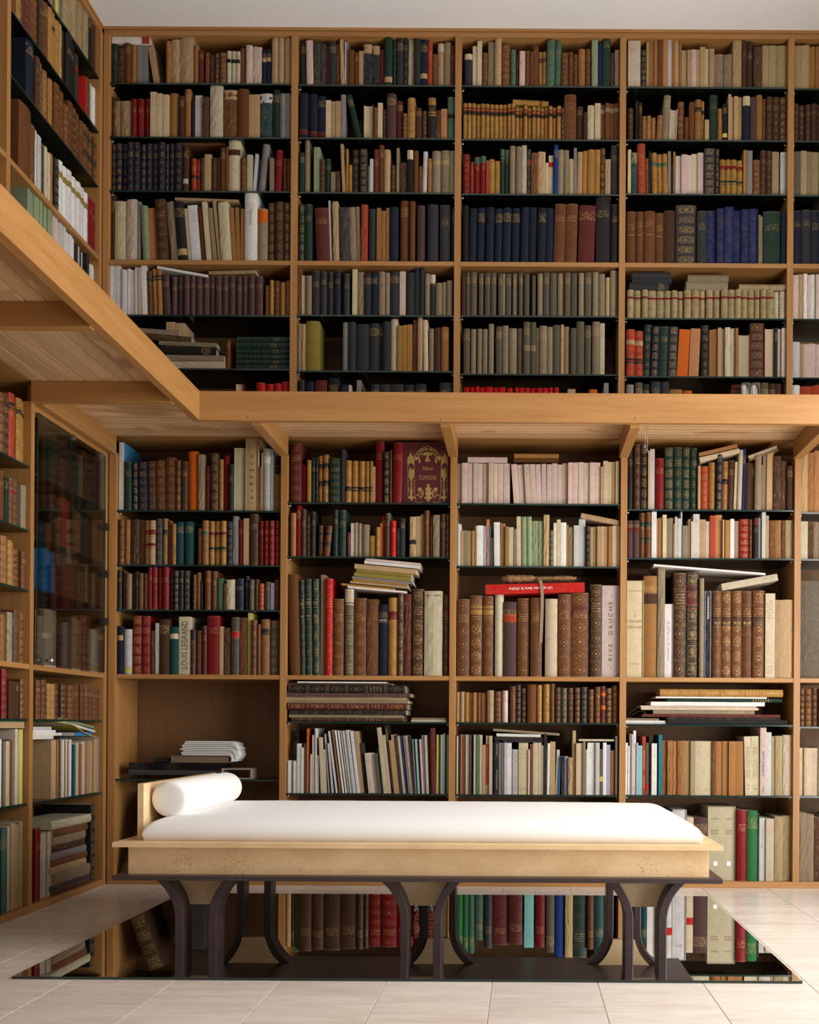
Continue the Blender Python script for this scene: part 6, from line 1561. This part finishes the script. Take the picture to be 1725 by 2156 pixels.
bb(tr, 'top_board', X0, X1, Yp + 0.01, Yp + 0.16, Z1 - 0.006, Z1, mat=gw); bb(tr, 'bottom_board', X0, X1, Yp + 0.01, Yp + 0.16, zs1 + 0.0004, zs1 + 0.006, mat=gw)
bb(tr, 'end_board', X0, X0 + 0.006, Yp + 0.01, Yp + 0.16, zs1 + 0.006, Z1 - 0.006, mat=gw); bb(tr, 'end_board', X1 - 0.008, X1, Yp + 0.01, Yp + 0.16, zs1 + 0.006, Z1 - 0.006, mat=gw)
led = new_mat('red_led')[0]; led.node_tree.nodes['Principled BSDF'].inputs['Emission Color'].default_value = (1, 0.02, 0.02, 1); led.node_tree.nodes['Principled BSDF'].inputs['Emission Strength'].default_value = 3.0
bb(tr, 'indicator_light', X0 + 0.010, X0 + 0.013, Yp + 0.0088, Yp + 0.0098, Z1 - 0.005, Z1 - 0.002, mat=led, bev=0)
pts = [at(230 + x / cl, 1420 + y / cl, Yp + 0.12) for x, y in ((1520, 950), (1490, 965), (1455, 985), (1440, 1010), (1400, 1045), (1340, 1075), (1305, 1120), (1280, 1200), (1250, 1330))]
o = tube('power_cable', [(x, Yp + 0.12 + 0.004 * (i % 2), z) for i, (x, z) in enumerate(pts)], 0.0022, M['black_matte'], None, 6)
tag(o, 'thin black cable drooping at the back of the open compartment', 'cable')
# leaning folio and archive box behind the daybed's headboard
bkx = Book(); bkx.t, bkx.h, bkx.D = 0.075, 0.40, 0.22
r0 = bpy.data.objects.new('leather_book', None); C.objects.link(r0)
r0.matrix_world = Matrix.Translation((XL + 0.036 + 0.012 + 0.075, YL + 0.03, 0.0304)) @ Matrix.Rotation(0.36, 4, 'Y') @ Matrix.Translation((-0.075, 0, 0))
tag(r0, 'big dark tooled leather folio leaning in the lowest left compartment', 'book')
for pn, mbk in book_shape(0.075, 0.40, 0.22, (0.055, 0.026, 0.014), 'L', [], 77).items():
    link(pn, mbk.mesh(pn, BOOKMATS, True), r0)
ab = empty('archive_box', (-1.55, YL + 0.1, 0.03)); tag(ab, 'black archive box standing on the lowest shelf behind the daybed', 'box')
bb(ab, 'box_body', -1.635, -1.50, YL + 0.04, YL + 0.26, 0.0304, 0.33, mat=M['black_matte'], bev=0.002); bb(ab, 'box_lid', -1.637, -1.498, YL + 0.038, YL + 0.262, 0.33, 0.345, mat=M['black_plastic'], bev=0.002)

# ================================================================== burlap roll and leather strap on the red box
rr = random.Random(21)
def burlap():
    Yq = YL + 0.05
    m, nt, bs, out = new_mat('burlap'); g = G(nt)
    n = g.noise(g.pos(), 240, 3, 0.7)
    g.put(bs.inputs['Base Color'], g.ramp(n, [(0.3, rgb(0.16, 0.075, 0.03)), (0.7, rgb(0.42, 0.23, 0.10))])); bs.inputs['Roughness'].default_value = 0.95
    g.put(bs.inputs['Normal'], g.bump(n, 0.8, 0.004))
    a = at(940 + 505 / cl, 1190 + 135 / cl, Yq); b = at(940 + 1180 / cl, 1190 + 128 / cl, Yq)
    t = empty('burlap_roll', (a[0], Yq, a[1] - 0.012)); tag(t, 'frayed brown burlap roll lying on the red box', 'cloth roll')
    bm = bmesh.new(); rings = []; N, K = 46, 14
    for i in range(N + 1):
        f = i / N; x = a[0] + (b[0] - a[0]) * f; z = a[1] + (b[1] - a[1]) * f + 0.004
        r = 0.0225 * (1.0 if f < 0.42 else 0.66) * (1 + 0.12 * math.sin(9 * f)) * (0.55 + 0.45 * min(1, f * 14, (1 - f) * 10))
        rings.append([bm.verts.new((x + rr.uniform(-.001, .001), Yq + r * 1.5 * math.cos(2 * math.pi * k / K) * (1 + rr.uniform(-.14, .14)), z + r * 0.75 * math.sin(2 * math.pi * k / K) * (1 + rr.uniform(-.22, .22)))) for k in range(K)])
    for p, q in zip(rings, rings[1:]):
        for k in range(K): bm.faces.new((p[k], p[(k + 1) % K], q[(k + 1) % K], q[k]))
    bm.faces.new(list(reversed(rings[0]))); bm.faces.new(rings[-1])
    part(from_bm('roll_body', bm, m, None, True), t)
    mb = MB()
    for i in range(420):
        f = rr.random(); k = rr.randrange(K); p = rings_co[int(f * N)][k] if False else None
        x = a[0] + (b[0] - a[0]) * f; z0 = a[1] + (b[1] - a[1]) * f + 0.002
        r = 0.0225 * (1.0 if f < 0.42 else 0.66); an = rr.uniform(0, 2 * math.pi)
        y = Yq + r * 1.5 * math.cos(an) * 0.95; z = z0 + r * 0.72 * math.sin(an)
        dx, dz = rr.uniform(-.005, .005), math.copysign(rr.uniform(.002, .006), math.sin(an)); w = 0.0005
        mb.face([(x - w, y, z), (x + w, y, z), (x + dx + w, y - rr.uniform(0, .003), z + dz), (x + dx - w, y - rr.uniform(0, .003), z + dz)])
    o = part(link('frayed_threads', mb.mesh('frayed_threads', [m])), t); o['kind'] = 'stuff'
burlap()
def strap():
    Yq = YL + 0.000
    pts = [(815, 120, 0.075), (828, 106, 0.045), (842, 112, 0.018), (855, 140, 0.002), (866, 190, -0.004), (872, 260, -0.006), (872, 330, 0.002), (870, 420, 0.006), (866, 520, 0.006), (862, 620, 0.006), (858, 706, 0.006)]
    w = 15
    bm = bmesh.new(); L = []
    for u, v, dy in pts:
        (xa, z), (xb, _) = at(940 + (u - w) / cl, 1190 + v / cl, Yq + dy), at(940 + (u + w) / cl, 1190 + v / cl, Yq + dy)
        L.append([bm.verts.new((xa, Yq + dy, z)), bm.verts.new((xb, Yq + dy, z)), bm.verts.new((xb, Yq + dy + 0.0018, z)), bm.verts.new((xa, Yq + dy + 0.0018, z))])
    for p, q in zip(L, L[1:]):
        for k in range(4): bm.faces.new((p[k], p[(k + 1) % 4], q[(k + 1) % 4], q[k]))
    bm.faces.new(L[0]); bm.faces.new(list(reversed(L[-1])))
    bmesh.ops.recalc_face_normals(bm, faces=bm.faces[:])
    o = from_bm('leather_strap', bm, simple('strap_leather', (0.26, 0.17, 0.10), 0.6))
    tag(o, 'brown leather strap hanging from the burlap roll over the book spines', 'strap')
strap()

# ================================================================== yellow folder on the left, curled pages, wire hooks, cups
def sheet(name, pts, y0, y1, th, mat, label, cat, axis='x'):
    poly = list(pts) + [(a, b + th) for a, b in reversed(pts)]
    o = prism_xz(name, poly, y0, y1, mat)
    if axis == 'y':
        o.matrix_world = Matrix.Translation((XL, 0, 0)) @ Matrix.Rotation(math.radians(90), 4, 'Z')
    tag(o, label, cat); return o
yel = simple('yellow_card', (0.50, 0.40, 0.03), 0.6)
sheet('yellow_folder', [(4.60, 0.757), (4.70, 0.756), (4.78, 0.742), (4.86, 0.718), (4.94, 0.700), (5.02, 0.692)], 0.005, 0.19, 0.003, yel, 'mustard yellow card folder sagging over papers on the left shelf', 'folder', 'y')
blk = simple('dark_sheet', (0.03, 0.028, 0.027), 0.5)
_z = SHELVES[('lower', 4)][-1] + 0.024
def curl(dx, hh, lab):
    X0, _ = at(1300 + (76 + dx) / c4, 1500, YL + 0.03); pts = []
    for q in range(13):
        f = q / 12
        pts.append((X0 + 0.006 + 0.105 * f, _z + 0.0016 + hh * math.sin(math.pi * min(1, f * 1.02)) ** 0.8))
    sheet('curled_sheet', pts, YL + 0.03, YL + 0.2, 0.0016, blk, lab, 'paper')
curl(0, 0.050, 'outer dark sheet curling up beside the fourth bay pile'); curl(16, 0.034, 'inner dark sheet curling under the outer one in fourth bay')
def hook(u, v0, v1, lab):
    Yq = YF + 0.09
    x0, z0 = at(u, v0, Yq); x1, z1 = at(u - 1, v1, Yq)
    zt = ZP
    pts = [(x0, Yq, zt), (x0, Yq, z1 + 0.010)] + [(x0 + 0.004 * math.sin(a), Yq, z1 + 0.004 + 0.006 * math.cos(a)) for a in [2 * math.pi * i / 10 for i in range(11)]]
    o = tube('wire_hook', pts, 0.0008, M['steel'], None, 6); tag(o, lab, 'hook')
hook(1359, 898, 941, 'shorter thin wire loop hanging under the gallery at the fourth bay')
hook(1364, 898, 951, 'longer thin wire loop hanging under the gallery at the fourth bay')
for u, lab in ((1070, 'shiny steel cup on the gallery edge, left of two'), (1154, 'shiny steel cup on the gallery edge, right of two')):
    X, Zt = at(1300 + u / c4, 540 + 1120 / c4, YU + 0.02)
    hgt = Zt - ZG1
    o = lathe('steel_cup', [(0.0001, 0.0), (0.022, 0.0), (0.025, hgt * 0.5), (0.0235, hgt * 0.9), (0.018, hgt), (0.0001, hgt)], M['steel'], None, 24, Matrix.Translation((X, YU - 0.03, ZG1 + 0.0003)))
    tag(o, lab, 'cup')
# picture book standing cover-out behind the small white booklets
Yq = YL + 0.16
X0, Zt = at(580 + 103 / cl, 1420 + 490 / cl, Yq); X1, _ = at(580 + 218 / cl, 1420 + 490 / cl, Yq)
zz = [z for z in SHELVES[('lower', 2)]][2]
pb = empty('picture_book', (X0, Yq, zz)); tag(pb, 'picture book with a grey photographic cover standing behind white booklets', 'book')
m, nt, bs, out = new_mat('photo_cover'); g = G(nt)
sx = g.n('ShaderNodeSeparateXYZ'); g.put(sx.inputs[0], g.obj())
g.put(bs.inputs['Base Color'], g.mix(g.m('GREATER_THAN', g.noise(g.obj(), 26, 4, 0.7), 0.5), rgb(0.20, 0.20, 0.22), rgb(0.07, 0.06, 0.045)))
bs.inputs['Roughness'].default_value = 0.4
bb(pb, 'front_cover', X0, X1, Yq, Yq + 0.002, zz + 0.0003, Zt, mat=m, bev=0); bb(pb, 'page_block', X0 + 0.001, X1 - 0.002, Yq + 0.002, Yq + 0.012, zz + 0.001, Zt - 0.001, mat=pm, bev=0)
